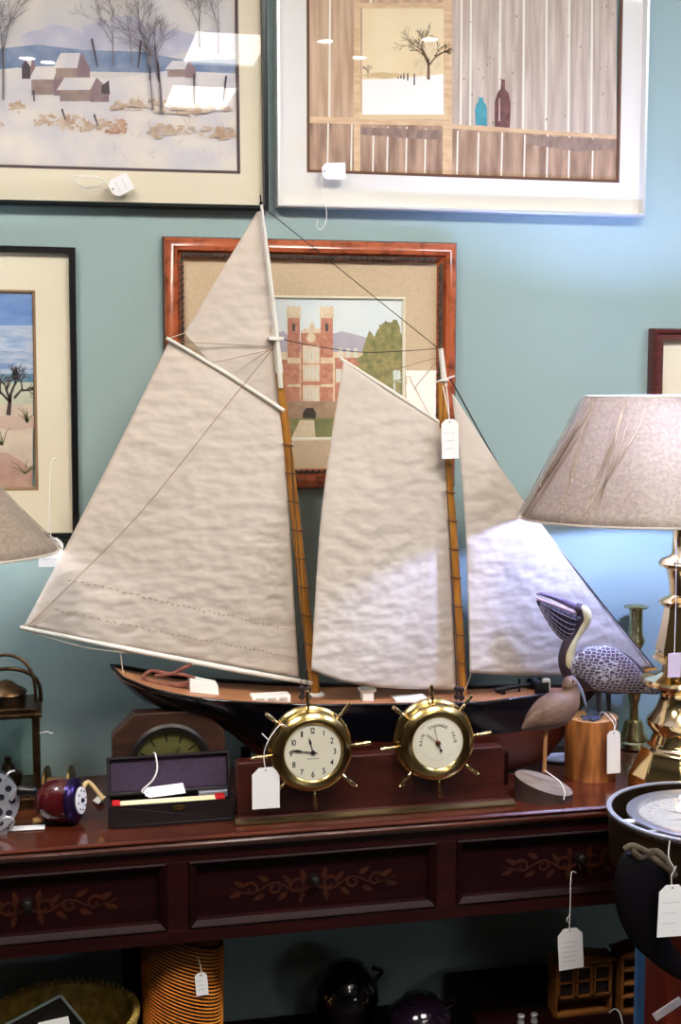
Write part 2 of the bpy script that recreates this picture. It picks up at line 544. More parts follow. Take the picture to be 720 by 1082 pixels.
def picture(name, label, corners, prof, mats, mat_m, opening, yb, pic=None, glass=True, tilt=0, lip=None, carve=False):
    x0, x1, z0, z1 = corners
    t = thing(name, ((x0 + x1) / 2, WALL - .003, z0), label, 'picture')
    b = MB()
    loop(b, x0, x1, z0, z1, prof, WALL - .002)
    b.build('moulding', mats, t, smooth=40)
    ins = prof[-1][0] - .004
    h = prof[-1][1]
    ym = WALL - .002 - h - .0002
    ox0, ox1, oz0, oz1 = opening
    b = MB()                                       # mat board with a bevelled window
    loop(b, x0 + ins, x1 - ins, z0 + ins, z1 - ins, [(0, 0), (0, .0015)], ym)
    v = [(x0 + ins, ym, z0 + ins), (x1 - ins, ym, z0 + ins), (x1 - ins, ym, z1 - ins), (x0 + ins, ym, z1 - ins),
         (ox0, ym, oz0), (ox1, ym, oz0), (ox1, ym, oz1), (ox0, ym, oz1)]
    v += [(ox0 + .002, ym + .002, oz0 + .002), (ox1 - .002, ym + .002, oz0 + .002), (ox1 - .002, ym + .002, oz1 - .002), (ox0 + .002, ym + .002, oz1 - .002)]
    b.add(v, [(0, 1, 5, 4), (1, 2, 6, 5), (2, 3, 7, 6), (3, 0, 4, 7)], 0)
    b.add(v, [(4, 5, 9, 8), (5, 6, 10, 9), (6, 7, 11, 10), (7, 4, 8, 11)], 1 if lip else 0)
    if lip:
        q = .0035
        loop(b, ox0 - q, ox1 + q, oz0 - q, oz1 + q, [(0, .0004), (q, .0004)], ym, 1)
    b.build('mat_board', [mat_m, lip or mat_m], t, fix=False)
    if pic:
        pic.build('picture_sheet', t)
    if glass:
        g = MB()
        yg = WALL - .002 - h - .004
        g.poly([(x0 + ins, yg, z0 + ins), (x1 - ins, yg, z0 + ins), (x1 - ins, yg, z1 - ins), (x0 + ins, yg, z1 - ins)])
        g.build('glass', m_glass, t, fix=False)
    if tilt:
        t.rotation_euler.y = -tilt
    return t

YP = WALL - .006          # the printed sheets
paint = lambda n, a, b=None, s=30, st=(1, 1, 1), lo=.35, hi=.65: M('paint_' + n, a, .8, rgb2=b, scale=s, stretch=st, lo=lo, hi=hi)
# --- snow village
p = Pic(YP)
sky = paint('snow_sky', (226, 216, 206), (208, 202, 204), 9)
snow = paint('snow', (238, 226, 216), (214, 208, 214), 14)
hazeb = paint('haze', (186, 184, 202), (206, 202, 212), 22)
blue = paint('blue_wood', (118, 138, 170), (150, 160, 184), 40)
brown = paint('snow_brush', (190, 158, 132), (220, 200, 180), 60)
rust = paint('rust', (176, 124, 100), (208, 172, 150), 70)
bark = paint('bark', (142, 130, 132), (120, 110, 114), 60)
barn = paint('barn_grey', (172, 146, 136), (150, 130, 126), 50)
dark = paint('barn_dark', (86, 76, 82))
p.rect(-560, -320, 254, 186, sky)
for cx, cy, rx, ry in ((60, 44, 34, 16), (110, 42, 26, 18), (135, 36, 22, 20), (175, 46, 40, 14), (225, 48, 34, 12), (-60, 44, 70, 16), (-200, 46, 90, 14)):
    p.blob(cx, cy, rx, ry, hazeb)
p.fill([(-560, 50), (0, 52), (40, 48), (90, 54), (150, 56), (200, 66), (252, 64), (252, 84), (150, 78), (60, 76), (0, 76), (-560, 76)], blue)
p.fill([(-560, 74), (0, 74), (20, 72), (60, 80), (120, 84), (180, 76), (254, 80), (254, 186), (-560, 186)], snow)
for x, y, w_, h, rf in ((26, 70, 12, 14, 8), (34, 84, 38, 18, 13), (60, 72, 36, 14, 15), (64, 95, 52, 14, 12), (178, 74, 30, 10, 8), (-60, 84, 40, 18, 14)):
    p.rect(x, y, x + w_, y + h - 1, barn)
    p.fill([(x - 3, y + 1), (x + 5, y - rf), (x + w_ * .72, y - rf), (x + w_ * .62, y + 1)], snow)
    p.fill([(x + w_ * .62, y + 1), (x + w_ * .75, y - rf), (x + w_, y + 1), (x + w_, y + h), (x + w_ * .62, y + h)], paint('gable', (158, 130, 132), (140, 116, 122), 50))
p.fill([(108, 92), (116, 86), (117, 101), (108, 100)], dark)
p.fill([(24, 70), (28, 64), (33, 71), (33, 84), (24, 84)], dark)
def bushes(cx, cy, rx, ry, m):
    for q in range(int(10 + rx)):
        a_, d_ = random.uniform(0, 6.28), random.random() ** .6
        p.blob(cx + rx * d_ * math.cos(a_), cy + ry * d_ * math.sin(a_), random.uniform(1.2, 4.5), random.uniform(.8, 2.6), m, 8, .35)
        if q % 3 == 0:
            x, y = cx + rx * d_ * math.cos(a_), cy + ry * d_ * math.sin(a_)
            p.stroke([(x, y), (x + random.uniform(-4, 4), y - random.uniform(2, 7))], .7, .3, m)
for cx, cy, rx, ry, m in ((20, 114, 9, 5, brown), (60, 128, 26, 7, brown), (95, 133, 40, 6, brown), (126, 136, 14, 8, rust), (180, 140, 26, 7, brown), (232, 142, 26, 7, brown), (150, 112, 34, 5, brown), (205, 118, 40, 4, brown), (-40, 130, 50, 8, brown), (-150, 120, 60, 7, brown)):
    bushes(cx, cy, rx, ry, m)
for x, y, l, w_ in ((4, 106, 56, 2.4), (140, 70, 34, 1.2), (162, 118, 52, 2.0), (172, 122, 56, 2.8), (232, 60, 34, 1.2), (212, 52, 30, 1.4), (120, 72, 34, 1.4), (-40, 110, 60, 3), (-170, 100, 60, 3), (-300, 110, 70, 3)):
    p.tree(x, y, l, PI / 2 + random.uniform(-.08, .08), w_, bark, 4, .42)
for x, y, dx, dy in ((98, 42, 6, 30), (150, 44, -3, 30), (36, 96, 1, 12), (66, 116, 4, 12), (100, 122, 4, 12), (206, 80, 0, 32), (240, 82, -3, 26)):
    p.stroke([(x, y), (x + dx, y + dy)], 2.4, 1.4, dark)
for i in range(26):
    x, y = random.uniform(120, 245), random.uniform(130, 172)
    p.stroke([(x, y), (x + random.uniform(-6, 6), y - random.uniform(3, 9))], .6, .4, brown, i == 0)
a, c = P(284, 222, 2.4), P(252, 184, YP)
picture('framed_watercolour', 'large framed snowy village watercolour in a thin black metal frame, top left', (-.82, a.x, a.z - .004, 2.42),
        [(0, 0), (0, .022), (.002, .024), (.008, .024), (.009, .016), (.009, .008)], m_black_metal, m_mat_cream,
        (P(-555, 0, YP).x, c.x, c.z, 2.36), YP, p, tilt=.006, lip=M('mat_lip_brown', (92, 74, 76), .8))
# --- barn window
p = Pic(YP)
plank = paint('plank', (222, 204, 188), (186, 164, 148), 26, (3, 1, .22))
plank_w = paint('plank_warm', (222, 190, 158), (188, 152, 122), 26, (3, 1, .22))
plank_d = paint('plank_low', (200, 164, 136), (146, 114, 94), 18, (3, 1, .5))
trimc = paint('plank_trim', (236, 204, 164), (216, 178, 136), 30, (1, 1, 4))
gap = paint('plank_gap', (244, 236, 220))
cream = paint('cream_sky', (246, 226, 186), (238, 212, 164), 8)
snow2 = paint('snow_white', (252, 248, 240))
ptree = paint('brown_tree', (112, 84, 58))
p.rect(326, -300, 652, 192, plank)
p.rect(326, -300, 475, 135, plank_w)
for x in (351, 394, 490, 500, 531, 556, 580, 604, 628):
    p.stroke([(x, -300), (x - 3, 146)], 2.6, 2.2, gap)
p.fill([(326, 126), (476, 131), (652, 144), (652, 192), (326, 192)], plank_d)
for x, y in ((347, 130), (372, 130), (395, 134), (410, 134), (430, 134), (450, 136), (484, 138), (506, 140), (531, 140), (555, 142), (579, 142), (602, 144), (627, 146)):
    p.stroke([(x, y), (x - 1, 192)], 1.8, 1.8, gap)
shad = paint('plank_shade', (140, 116, 104), (170, 142, 126), 40, (2, 1, 1))
p.fill([(380, 134), (470, 138), (468, 148), (430, 146), (380, 142)], shad)
p.fill([(556, 143), (650, 148), (650, 158), (610, 160), (556, 152)], shad)
p.fill([(326, 123), (476, 128), (476, 133), (326, 130)], trimc)
p.fill([(476, 131), (652, 143), (652, 147), (476, 136)], trimc)
p.rect(374, -300, 381, 184, trimc)
p.rect(468, -300, 478, 188, trimc)
p.rect(374, 3, 478, 9, trimc)
p.rect(379, 118, 473, 126, paint('sill', (232, 204, 160)))
p.rect(383, 9, 469, 121, cream)
p.fill([(383, 84), (420, 83), (469, 78), (469, 121), (383, 121)], snow2)
p.blob(452, 60, 13, 22, paint('twigs', (240, 218, 178), (226, 200, 160), 90), 26, .25)
p.tree(453, 84, 22, PI / 2, 3.2, ptree, 5, .5)
p.tree(389, 82, 7, PI / 2, 1.2, ptree, 3, .6)
for x, y, h in ((438, 90, 12), (431, 85, 8), (427, 84, 7), (424, 83, 5), (421, 83, 4)):
    p.stroke([(x, y), (x, y - h)], 1.6, 1.4, dark)
p.blob(405, 80, 20, 3, paint('far_wood', (220, 190, 140)), 16, .3)
bot = paint('blue_bottle', (88, 168, 178), (60, 140, 156), 40)
p.fill([(503, 132), (502, 116), (504, 109), (506, 107), (506, 103), (511, 103), (511, 107), (514, 111), (515, 117), (515, 133)], bot)
bot2 = paint('brown_bottle', (140, 96, 90), (104, 64, 62), 40)
p.fill([(523, 134), (523, 108), (526, 98), (529, 94), (530, 84), (534, 84), (534, 94), (538, 99), (540, 110), (539, 135)], bot2)
p.stroke([(528, 128), (528, 104)], 2, 1.2, paint('bottle_glint', (206, 178, 170)))
for i in range(60):
    x, y = random.uniform(490, 650), random.uniform(5, 186)
    p.blob(x, y, random.uniform(.3, 1.0), random.uniform(.5, 2), shad, 7, .3)
a, b_, c, d = P(292, 217, 2.4), P(681, 229, 2.4), P(326, 180, YP), P(652, 192, YP)
picture('framed_print', 'large barn window and bottles print in a silver frame, top right', (a.x, b_.x, (a.z + b_.z) / 2 - .002, 2.42),
        [(0, 0), (0, .024), (.002, .026), (.006, .026), (.0075, .016), (.0075, .008)], m_silver, m_mat_white,
        (c.x, d.x, (c.z + d.z) / 2, 2.36), YP, p, lip=M('mat_lip_rust', (112, 74, 52), .8))
# --- brick college photograph
p = Pic(YP)
skyb = paint('pale_sky', (240, 242, 238), (224, 234, 236), 10)
brick = paint('brick', (214, 150, 124), (190, 124, 100), 130)
stone = paint('stone', (238, 218, 188), (224, 200, 166), 90)
hill = paint('hill', (182, 174, 186), (196, 186, 194), 30)
lawn = paint('lawn', (120, 122, 76), (146, 142, 92), 60)
leaf = paint('leaf', (128, 128, 82), (172, 156, 104), 90)
winm = paint('window_pale', (226, 220, 204))
p.rect(286, 314, 427, 463, skyb)
p.fill([(286, 352), (300, 350), (310, 362), (340, 356), (362, 350), (385, 356), (427, 370), (427, 400), (286, 400)], hill)
p.rect(286, 372, 426, 440, stone)
p.rect(286, 380, 304, 430, brick)
p.rect(354, 378, 396, 430, brick)
for x in (358, 366, 374):
    p.rect(x, 368, x + 4, 378, winm)
    p.rect(x - 3, 390, x + 3, 404, winm)
for cx, cy, rx, ry in ((402, 380, 22, 30), (412, 364, 14, 26), (396, 400, 24, 22), (416, 396, 16, 34), (410, 350, 8, 10)):
    p.blob(cx, cy, rx, ry, leaf, 30, .2)
p.rect(318, 350, 342, 428, brick)
p.fill([(318, 352), (322, 346), (326, 348), (330, 339), (334, 348), (338, 346), (342, 352)], stone)
p.blob(329, 357, 5, 5, stone, 16, .03)
for y0, y1 in ((368, 382), (388, 401), (410, 422)):
    p.rect(320, y0 - 3, 338, y1 + 2, stone)
    for x in (322, 326, 330, 334):
        p.rect(x, y0, x + 2.6, y1, winm)
for x in (304, 339):
    p.rect(x, 334, x + 13, 428, brick)
    p.rect(x - 1, 325, x + 14, 336, stone)
    for k in range(3):
        p.rect(x + k * 5, 323, x + k * 5 + 3, 326, stone)
    p.rect(x, 378, x + 13, 384, stone)
    p.rect(x, 406, x + 13, 409, stone)
    p.rect(x + 5, 342, x + 8, 350, dark)
p.rect(300, 424, 360, 446, paint('porch', (182, 152, 124), (162, 134, 108), 80))
p.fill([(320, 446), (320, 436), (324, 431), (331, 431), (334, 436), (334, 446)], paint('arch', (60, 52, 46)))
p.rect(286, 442, 427, 463, lawn)
p.fill([(317, 444), (332, 444), (334, 463), (308, 463)], stone)
a, b_ = P(173, 250, 2.398), P(483.5, 257, 2.398)
zb = P(345, 516, 2.398).z
q = .0125
t = picture('framed_photograph', 'burl wood framed photograph of a twin-towered brick building behind the sails', (a.x, b_.x, zb, (a.z + b_.z) / 2),
        [(0, 0), (0, .016), (.002, .019), (.006, .026), (.016, .030), (.023, .027), (.0255, .02), (.0255, .0195), (.0265, .0215), (.0345, .013), (.036, .008)], m_burl, m_mat_linen,
        (P(290, 316, YP).x, P(426, 316, YP).x, P(350, 463, YP).z, P(350, 315, YP).z), YP, p, lip=m_mat_pale)
b = MB()                                            # twisted-rope carving along the lip
x0, x1, z0, z1 = a.x + .0305, b_.x - .0305, zb + .0305, (a.z + b_.z) / 2 - .0305
for k in range(int((x1 - x0) / .011)):
    for zz in (z0, z1):
        b.obox((x0 + .006 + k * .011, WALL - .02, zz), (.0052, 0, .0022), (-.0012, 0, .0035), (0, .003, 0))
for k in range(int((z1 - z0) / .011)):
    for xx in (x0, x1):
        b.obox((xx, WALL - .02, z0 + .006 + k * .011), (.0022, 0, .0052), (.0035, 0, -.0012), (0, .003, 0))
b.build('carved_rope_lip', m_carved, t, bevel=.0012)
b = MB()                                            # dark outer back edge
loop(b, a.x - .0015, b_.x + .0015, zb - .0015, (a.z + b_.z) / 2 + .0015, [(0, 0), (0, .012), (.003, .014)], WALL - .002)
b.build('dark_edge', m_black, t)
# --- beach picture
p = Pic(YP)
p.rect(-330, 309, 34, 515, paint('sand', (222, 206, 184), (206, 186, 168), 24))
p.rect(-330, 309, 34, 345, paint('sky_blue', (104, 142, 204), (132, 164, 214), 12, (1, 1, 3)))
p.rect(-330, 343, 34, 372, paint('cloud', (216, 220, 226), (150, 176, 214), 16, (1, 1, 4)))
p.rect(-330, 370, 34, 396, paint('cloud_low', (128, 156, 200), (206, 212, 222), 22, (1, 1, 4)))
p.rect(-330, 394, 34, 405, paint('sea', (92, 132, 164), (116, 152, 170), 30))
p.rect(-330, 403, 34, 426, paint('dune', (206, 208, 186), (188, 192, 168), 30))
p.blob(10, 446, 40, 7, paint('dune_pink', (204, 176, 158)), 20, .2)
p.fill([(-330, 470), (8, 478), (34, 494), (34, 515), (-330, 515)], paint('path_pink', (196, 160, 142), (178, 140, 124), 30))
dk = paint('branch', (78, 62, 58))
p.tree(8, 438, 22, PI / 2 - .1, 5, dk, 5, .6)
p.tree(14, 420, 14, PI / 2 - .7, 3, dk, 4, .6)
p.tree(-70, 438, 22, PI / 2, 4, dk, 4, .6)
gr = paint('beach_grass', (96, 98, 58))
for i in range(40):
    x, y = random.choice(((28, 446), (26, 500), (2, 470), (-40, 480)))
    a_ = random.uniform(.4, 2.8)
    l = random.uniform(8, 26)
    p.stroke([(x, y), (x + l * .5 * math.cos(a_), y - l * .6 * math.sin(a_)), (x + l * math.cos(a_), y - l * .8 * math.sin(a_))], 1.2, .4, gr, i == 0)
a, b_ = P(79.5, 260, 2.4), P(82.5, 569, 2.4)
picture('framed_painting', 'black framed beach painting with a bare tree, behind the lampshade on the left', (-.62, (a.x + b_.x) / 2, b_.z, a.z),
        [(0, 0), (0, .018), (.001, .02), (.0105, .02), (.012, .018), (.012, .008)], m_black, m_mat_cream,
        (P(-330, 309, YP).x, P(33.5, 309, YP).x, P(30, 515, YP).z, P(30, 308, YP).z), YP, p, tilt=-.006, lip=M('mat_lip_tan', (150, 118, 84), .7))
# --- small picture on the right
p = Pic(YP)
p.rect(735, 382, 860, 470, paint('map_paper', (226, 214, 178), (206, 196, 160), 16))
p.tree(770, 466, 22, PI / 2, 3, gr, 4, .6)
a = P(690, 347, 2.4)
picture('framed_sketch', 'small picture in a red-brown wooden frame, above the right lampshade', (a.x, a.x + .4, a.z - .3, a.z),
        [(0, 0), (0, .022), (.003, .026), (.009, .026), (.011, .022), (.02, .024), (.024, .018), (.026, .014), (.026, .008)], m_redwood, m_mat_cream,
        (P(735, 382, YP).x, P(830, 382, YP).x, a.z - .25, P(740, 380, YP).z), YP, p, lip=m_mat_pale)

# ------------------------------------------------------------------ console table
TX0, TX1 = -.92, 1.42
T = thing('console_table', ((TX0 + TX1) / 2, 2.24, 0), 'long dark mahogany console table with three inlaid drawers against the teal wall', 'table')
b = MB()
yb_ = WALL - .004
prof = [(yb_, 0), (TY + .004, 0), (TY, -.003), (TY, -.005), (TY + .006, -.006), (TY + .003, -.009), (TY + .001, -.013), (TY + .003, -.018), (TY + .008, -.0205), (TY + .009, -.023), (yb_, -.023)]
b.prism([(TX0, y, ZT + z) for y, z in prof], (TX1 - TX0, 0, 0))
b.build('table_top', m_mahog_top, T, smooth=30)
AY = TY + .014
zt_, zb_ = ZT - .044, ZT - .158
xa = lambda px: P(px, 940, AY).x
DR = [(xa(-118), xa(177)), (xa(199), xa(462)), (xa(482), xa(742))]
b = MB()
b.box(TX0 + .02, TX1 - .02, AY + .022, yb_ - .004, ZT - .18, ZT - .023)
xs = [TX0 + .02] + [q for d in DR for q in d] + [TX1 - .02]
b.box(TX0 + .02, TX1 - .02, AY, AY + .024, zt_, ZT - .023)
b.box(TX0 + .02, TX1 - .02, AY, AY + .024, ZT - .18, zb_)
for i in range(0, len(xs), 2):
    b.box(xs[i], xs[i + 1], AY, AY + .024, zb_, zt_)
b.build('apron', m_mahog, T, bevel=.0008)
def scroll(mb, cx, cz, s, Y, w_=.0022):
    """marquetry scrollwork: a mirrored pair of leafy volutes"""
    for sg in (-1, 1):
        for r0, tx, ph in ((.010, .018, 0), (.008, .046, 2.2), (.009, .072, .7)):
            pts = []
            for k in range(16):
                a_ = ph + k * .42
                r = r0 * (1 - k / 19)
                pts.append((cx + sg * (tx + r * math.cos(a_)) * s, Y, cz + r * math.sin(a_) * s * 1.0))
            mb.tube(pts, [w_ * s * (1 - k / 24) for k in range(16)], 6, flat=((0, 1, 0), .1))
        st = smooth_pts([(cx, Y, cz), (cx + sg * .02 * s, Y, cz - .006 * s), (cx + sg * .045 * s, Y, cz + .006 * s), (cx + sg * .072 * s, Y, cz - .004 * s), (cx + sg * .098 * s, Y, cz + .004 * s)], 5)
        mb.tube(st, [w_ * s * (1 - k / len(st) * .8) for k in range(len(st))], 6, flat=((0, 1, 0), .1))
        for lx, lz, la in ((.03, .008, .8), (.036, -.01, -.7), (.058, .012, .5), (.062, -.009, -.4), (.085, .007, .5), (.09, -.005, -.3), (.012, .012, 1.3), (.014, -.012, -1.3)):
            mb.poly([(cx + sg * (lx + u * math.cos(la) - v * math.sin(la)) * s, Y - .0003, cz + (lz + u * math.sin(la) + v * math.cos(la)) * s) for u, v in ((-.007, 0), (-.002, .0035), (.004, .0025), (.009, 0), (.004, -.0025), (-.002, -.0035))])
for i, (x0, x1) in enumerate(DR):
    b = MB()
    loop(b, x0 + .0005, x1 - .0005, zb_ + .0005, zt_ - .0005, [(0, -.01), (0, .001), (.003, .003), (.006, .001), (.012, -.004), (.0145, -.012)], AY)
    b.box(x0 + .012, x1 - .012, AY + .012, AY + .02, zb_ + .012, zt_ - .012)
    d = b.build('drawer', m_mahog_dark, T, smooth=25)
    cx, cz = ((x0 + x1) / 2, (zb_ + zt_) / 2)
    if i == 0:
        cx = xa(28)
    b = MB()
    scroll(b, cx, cz - .004, 1.45, AY + .0115)
    b.build('inlay', m_inlay, d, fix=False)
    b = MB()
    b.lathe([(.004, .0), (.004, -.008), (.0075, -.011), (.0085, -.016), (.006, -.02), (.001, -.0215)], (cx, AY + .013, cz + .006), (0, 1, 0), 16)
    b.lathe([(.009, 0), (.0085, -.002)], (cx, AY + .0125, cz + .006), (0, 1, 0), 16)
    b.tube([(cx, AY + .008, cz), (cx - .003, AY + .004, cz - .01), (cx, AY + .004, cz - .016), (cx + .003, AY + .004, cz - .01), (cx, AY + .008, cz)], .0012, 6)
    b.build('drawer_pull', M('dark_bronze', (70, 66, 62), .35, .9), d, smooth=40)
for x, y in ((TX0 + .06, TY + .05), (TX1 - .06, TY + .05), (TX0 + .06, yb_ - .04), (TX1 - .06, yb_ - .04), (P(140, 1040, 2.34).x, 2.345)):
    b = MB()
    b.lathe([(.028, ZT - .18), (.028, ZT - .26), (.02, ZT - .27), (.026, ZT - .29), (.024, ZT - .4), (.017, .12), (.022, .1), (.022, .06), (.015, .0)], (x, y, 0), n=4, rot=PI / 4)
    b.build('leg', m_mahog_dark, T, bevel=.002)

# ------------------------------------------------------------------ schooner model
BY = 2.27
S = thing('schooner_model', (P(360, 760, BY).x, BY, ZT), 'large two-masted model schooner with cream canvas sails and black hull', 'model ship')
CXs = [118, 128, 155, 197, 239, 294, 340, 400, 500, 570, 605, 632]
CYs = [705, 711, 719, 727, 731, 734, 735, 735, 735, 730, 728, 727]
HBs = [.006, .05, .078, .088, .09, .089, .087, .083, .068, .040, .018, .0008]
KXs = [118, 130, 150, 200, 240, 280, 400, 540, 575, 595, 612, 632]
KYs = [707, 722, 740, 757, 772, 806, 816, 814, 806, 782, 752, 730]
WL = P(360, 776, BY).z
def hull_pt(u, a):
    px = 118 + (632 - 118) * u
    c = P(px, interp(CXs, CYs, px), BY)
    zk = P(px, interp(KXs, KYs, px), BY).z
    hb = interp(CXs, HBs, px)
    s = abs(a)                                     # 0 keel .. 1 rail
    e = .55
    wdt = hb * (s ** e) * (1 - .06 * s * s)
    z = zk + (c.z - zk) * (s ** 1.15)
    return Vector((c.x, BY + math.copysign(wdt, a), z))
b = MB()
NU, NA = 60, 36
b.grid(lambda u, v: hull_pt(u, v * 2 - 1), NU, NA)
hz = []
for f in b.f:
    hz.append(1 if sum(b.v[i][2] for i in f) / 4 < WL + .002 * 0 else 0)
b.m = hz
b.build('hull', [m_navy, m_hullred], S, smooth=60)
def deck_pt(u, v):
    r = hull_pt(min(.999, max(.004, u)), 1)
    hb = (r.y - BY) * .97
    q = v * 2 - 1
    return Vector((r.x, BY + hb * q, r.z - .003 + .003 * (1 - q * q)))
MB().grid(deck_pt, 50, 8).build('deck', m_deck, S, smooth=60, solid=.002)
for sg in (1, -1):
    pts = [hull_pt(u / 50, sg) + Vector((0, 0, .002)) for u in range(51)]
    MB().tube(pts, .0028, 6).build('rail', m_navy, S, smooth=60)
for px in (265, 520):
    c = P(px, 800, BY)
    b = MB()
    b.box(c.x - .008, c.x + .008, BY - .07, BY + .07, ZT, ZT + .025)
    b.box(c.x - .008, c.x + .008, BY - .07, BY - .052, ZT + .02, ZT + .06)
    b.box(c.x - .008, c.x + .008, BY + .052, BY + .07, ZT + .02, ZT + .06)
    b.build('cradle', m_mahog_dark, S, bevel=.0015)
# deck fittings (children of the ship)
def deck_z(px):
    return P(px, interp(CXs, CYs, px), BY).z
def dbox(name, px0, px1, ydep, hw, h, m, taper=0, lift=0):
    x0, x1 = P(px0, 730, BY).x, P(px1, 730, BY).x
    z = deck_z((px0 + px1) / 2) - .004
    y0, y1 = ydep - hw, ydep + hw
    b = MB()
    k = taper
    v = [(x0, y0, z), (x1, y0, z), (x1, y1, z), (x0, y1, z), (x0 + k * .2, y0 + k, z + h + lift), (x1 - k * .2, y0 + k, z + h), (x1 - k * .2, y1 - k, z + h), (x0 + k * .2, y1 - k, z + h + lift)]
    b.add(v, [(0, 1, 2, 3), (4, 5, 6, 7), (0, 1, 5, 4), (1, 2, 6, 5), (2, 3, 7, 6), (3, 0, 4, 7)])
    return b.build(name, m, S, bevel=.0008)
dbox('skylight', 199, 229, BY - .01, .022, .017, m_white, .004, .013)
k_ = dbox('hatch', 262, 302, BY - .035, .018, .012, m_white, .002)
b = MB()
for q in range(3):
    x0 = P(266 + q * 12, 730, BY).x
    b.box(x0, x0 + .014, BY - .0545, BY - .052, deck_z(282) + .001, deck_z(282) + .006)
b.build('panel', M('hatch_slot', (196, 186, 176), .6), k_)
dbox('hatch', 411, 445, BY - .03, .02, .009, m_white, .001)
b = MB()
c = P(388, 735, BY - .03)
b.box(c.x - .01, c.x + .01, BY - .04, BY - .02, deck_z(388) - .004, deck_z(388) + .018)
b.box(c.x - .014, c.x + .014, BY - .042, BY - .018, deck_z(388) + .016, deck_z(388) + .022)
b.build('bitts', m_white, S, bevel=.001)
b = MB()                                            # red-brown rope and rudder coils on the after deck
rope = M('rope_brown', (140, 84, 70), .8, rgb2=(110, 60, 50), scale=60)
for pts in ([(150, 717), (160, 709), (180, 712), (192, 707), (203, 702)], [(158, 722), (170, 728), (200, 728), (222, 724)], [(150, 717), (170, 723), (196, 722), (205, 717), (186, 712), (164, 714)]):
    pp = [P(x, y, BY - .015) for x, y in pts]
    pp = [Vector((q.x, q.y, max(q.z, deck_z(180) + .002))) for q in pp]
    b.tube(smooth_pts(pp, 5), .0035, 7)
b.build('rope_coil', rope, S, smooth=60)
b = MB()                                            # windlass and bow chaser on the foredeck
c = P(546, 722, BY)
zd = deck_z(546)
b.tube([(P(524, 722, BY).x, BY, zd + .006), (P(560, 722, BY).x, BY, zd + .014)], [.005, .003], 8)
b.tube([(P(530, 722, BY).x, BY - .012, zd + .003), (P(530, 722, BY).x, BY + .012, zd + .003)], .005, 10)
b.tube([(P(549, 722, BY).x, BY, zd), (P(549, 722, BY).x, BY, zd + .026)], .0022, 6)
b.build('deck_gun', m_black, S, smooth=50)
b = MB()
zd = deck_z(568)
c = P(568, 722, BY)
b.tube([(c.x, BY - .02, zd + .012), (c.x, BY + .02, zd + .012)], .009, 12)
b.box(c.x - .012, c.x + .014, BY - .024, BY - .018, zd - .003, zd + .02)
b.box(c.x - .012, c.x + .014, BY + .018, BY + .024, zd - .003, zd + .02)
b.build('windlass', m_black, S, smooth=40)
b = MB()
b.box(c.x + .012, c.x + .024, BY - .006, BY + .006, zd - .003, zd + .022)
b.build('bitts', m_white, S, bevel=.001)
# masts and spars
def spar(name, pts, r, m, Y=BY, n=12):
    k = len(pts)
    return MB().tube([P(x, y, Y) for x, y in pts], r, n).build(name, m, S, smooth=60)
mm = spar('main_mast', [(334, 738), (318, 600), (303, 460), (295.5, 394)], [.0095, .0092, .008, .007], m_spar, BY)
spar('main_masthead', [(296, 398), (290, 345)], [.0068, .006], m_white_spar, BY)
spar('main_topmast', [(297, 410), (293, 360), (284, 280), (276, 214)], [.0042, .0042, .0036, .0026], m_white_spar, BY - .009)
b = MB()
b.tube([P(276, 216, BY - .009), P(275, 206, BY - .009)], .0012, 6)
b.ball(P(276, 215, BY - .009), .0035)
b.build('truck', m_black, S)
b = MB()
c1 = P(290, 358, BY)
b.box(c1.x - .012, c1.x + .014, BY - .016, BY + .008, c1.z - .003, c1.z + .003)
b.build('crosstree', m_white_spar, S, bevel=.001)
fm = spar('fore_mast', [(490, 744), (480, 580), (472, 470), (468, 405)], [.009, .0085, .007, .006], m_spar, BY)
spar('fore_masthead', [(470, 408), (466, 368)], [.0056, .0048], m_white_spar, BY)
spar('fore_topmast_stub', [(466.5, 452), (464.5, 404)], [.0034, .0034], m_spar, BY - .01)
b = MB()
c1 = P(469, 402, BY)
b.tube([c1 + Vector((.008 * math.cos(q), -.008 * math.sin(q) - .002, 0)) for q in [i * PI / 6 for i in range(13)]], .0016, 6)
b.tube([c1 + Vector((-.02, -.01, -.003)), c1 + Vector((0, -.01, .002)), c1 + Vector((.018, -.006, .008))], .0014, 6)
b.build('mast_band', m_white, S, smooth=60)
m_hoop = M('hoop_brown', (96, 60, 30), .6)
def hoop(ya, yb, xa_, xb_, y, r):
    MB().tube([P(interp([ya, yb], [xa_, xb_], y), y, BY) + Vector((r * math.cos(a_), -r * math.sin(a_), -.002 * math.cos(a_))) for a_ in [k * PI / 8 for k in range(17)]], .0011, 5).build('mast_hoop', m_hoop, S, smooth=60)
for i in range(9):
    hoop(394, 738, 295.5, 334, 470 + i * 30, .0105)
for i in range(8):
    hoop(405, 744, 468, 490, 490 + i * 30, .01)
spar('main_gaff', [(176, 357), (240, 395), (300, 434)], [.003, .0038, .0034], m_white_spar, BY - .008)
spar('main_boom', [(21, 663), (150, 689), (250, 708), (330, 722)], [.0036, .0046, .0046, .004], m_white_spar, BY - .006)
spar('fore_gaff', [(360, 379), (415, 414), (470, 450)], [.003, .0036, .0032], m_white_spar, BY - .008)
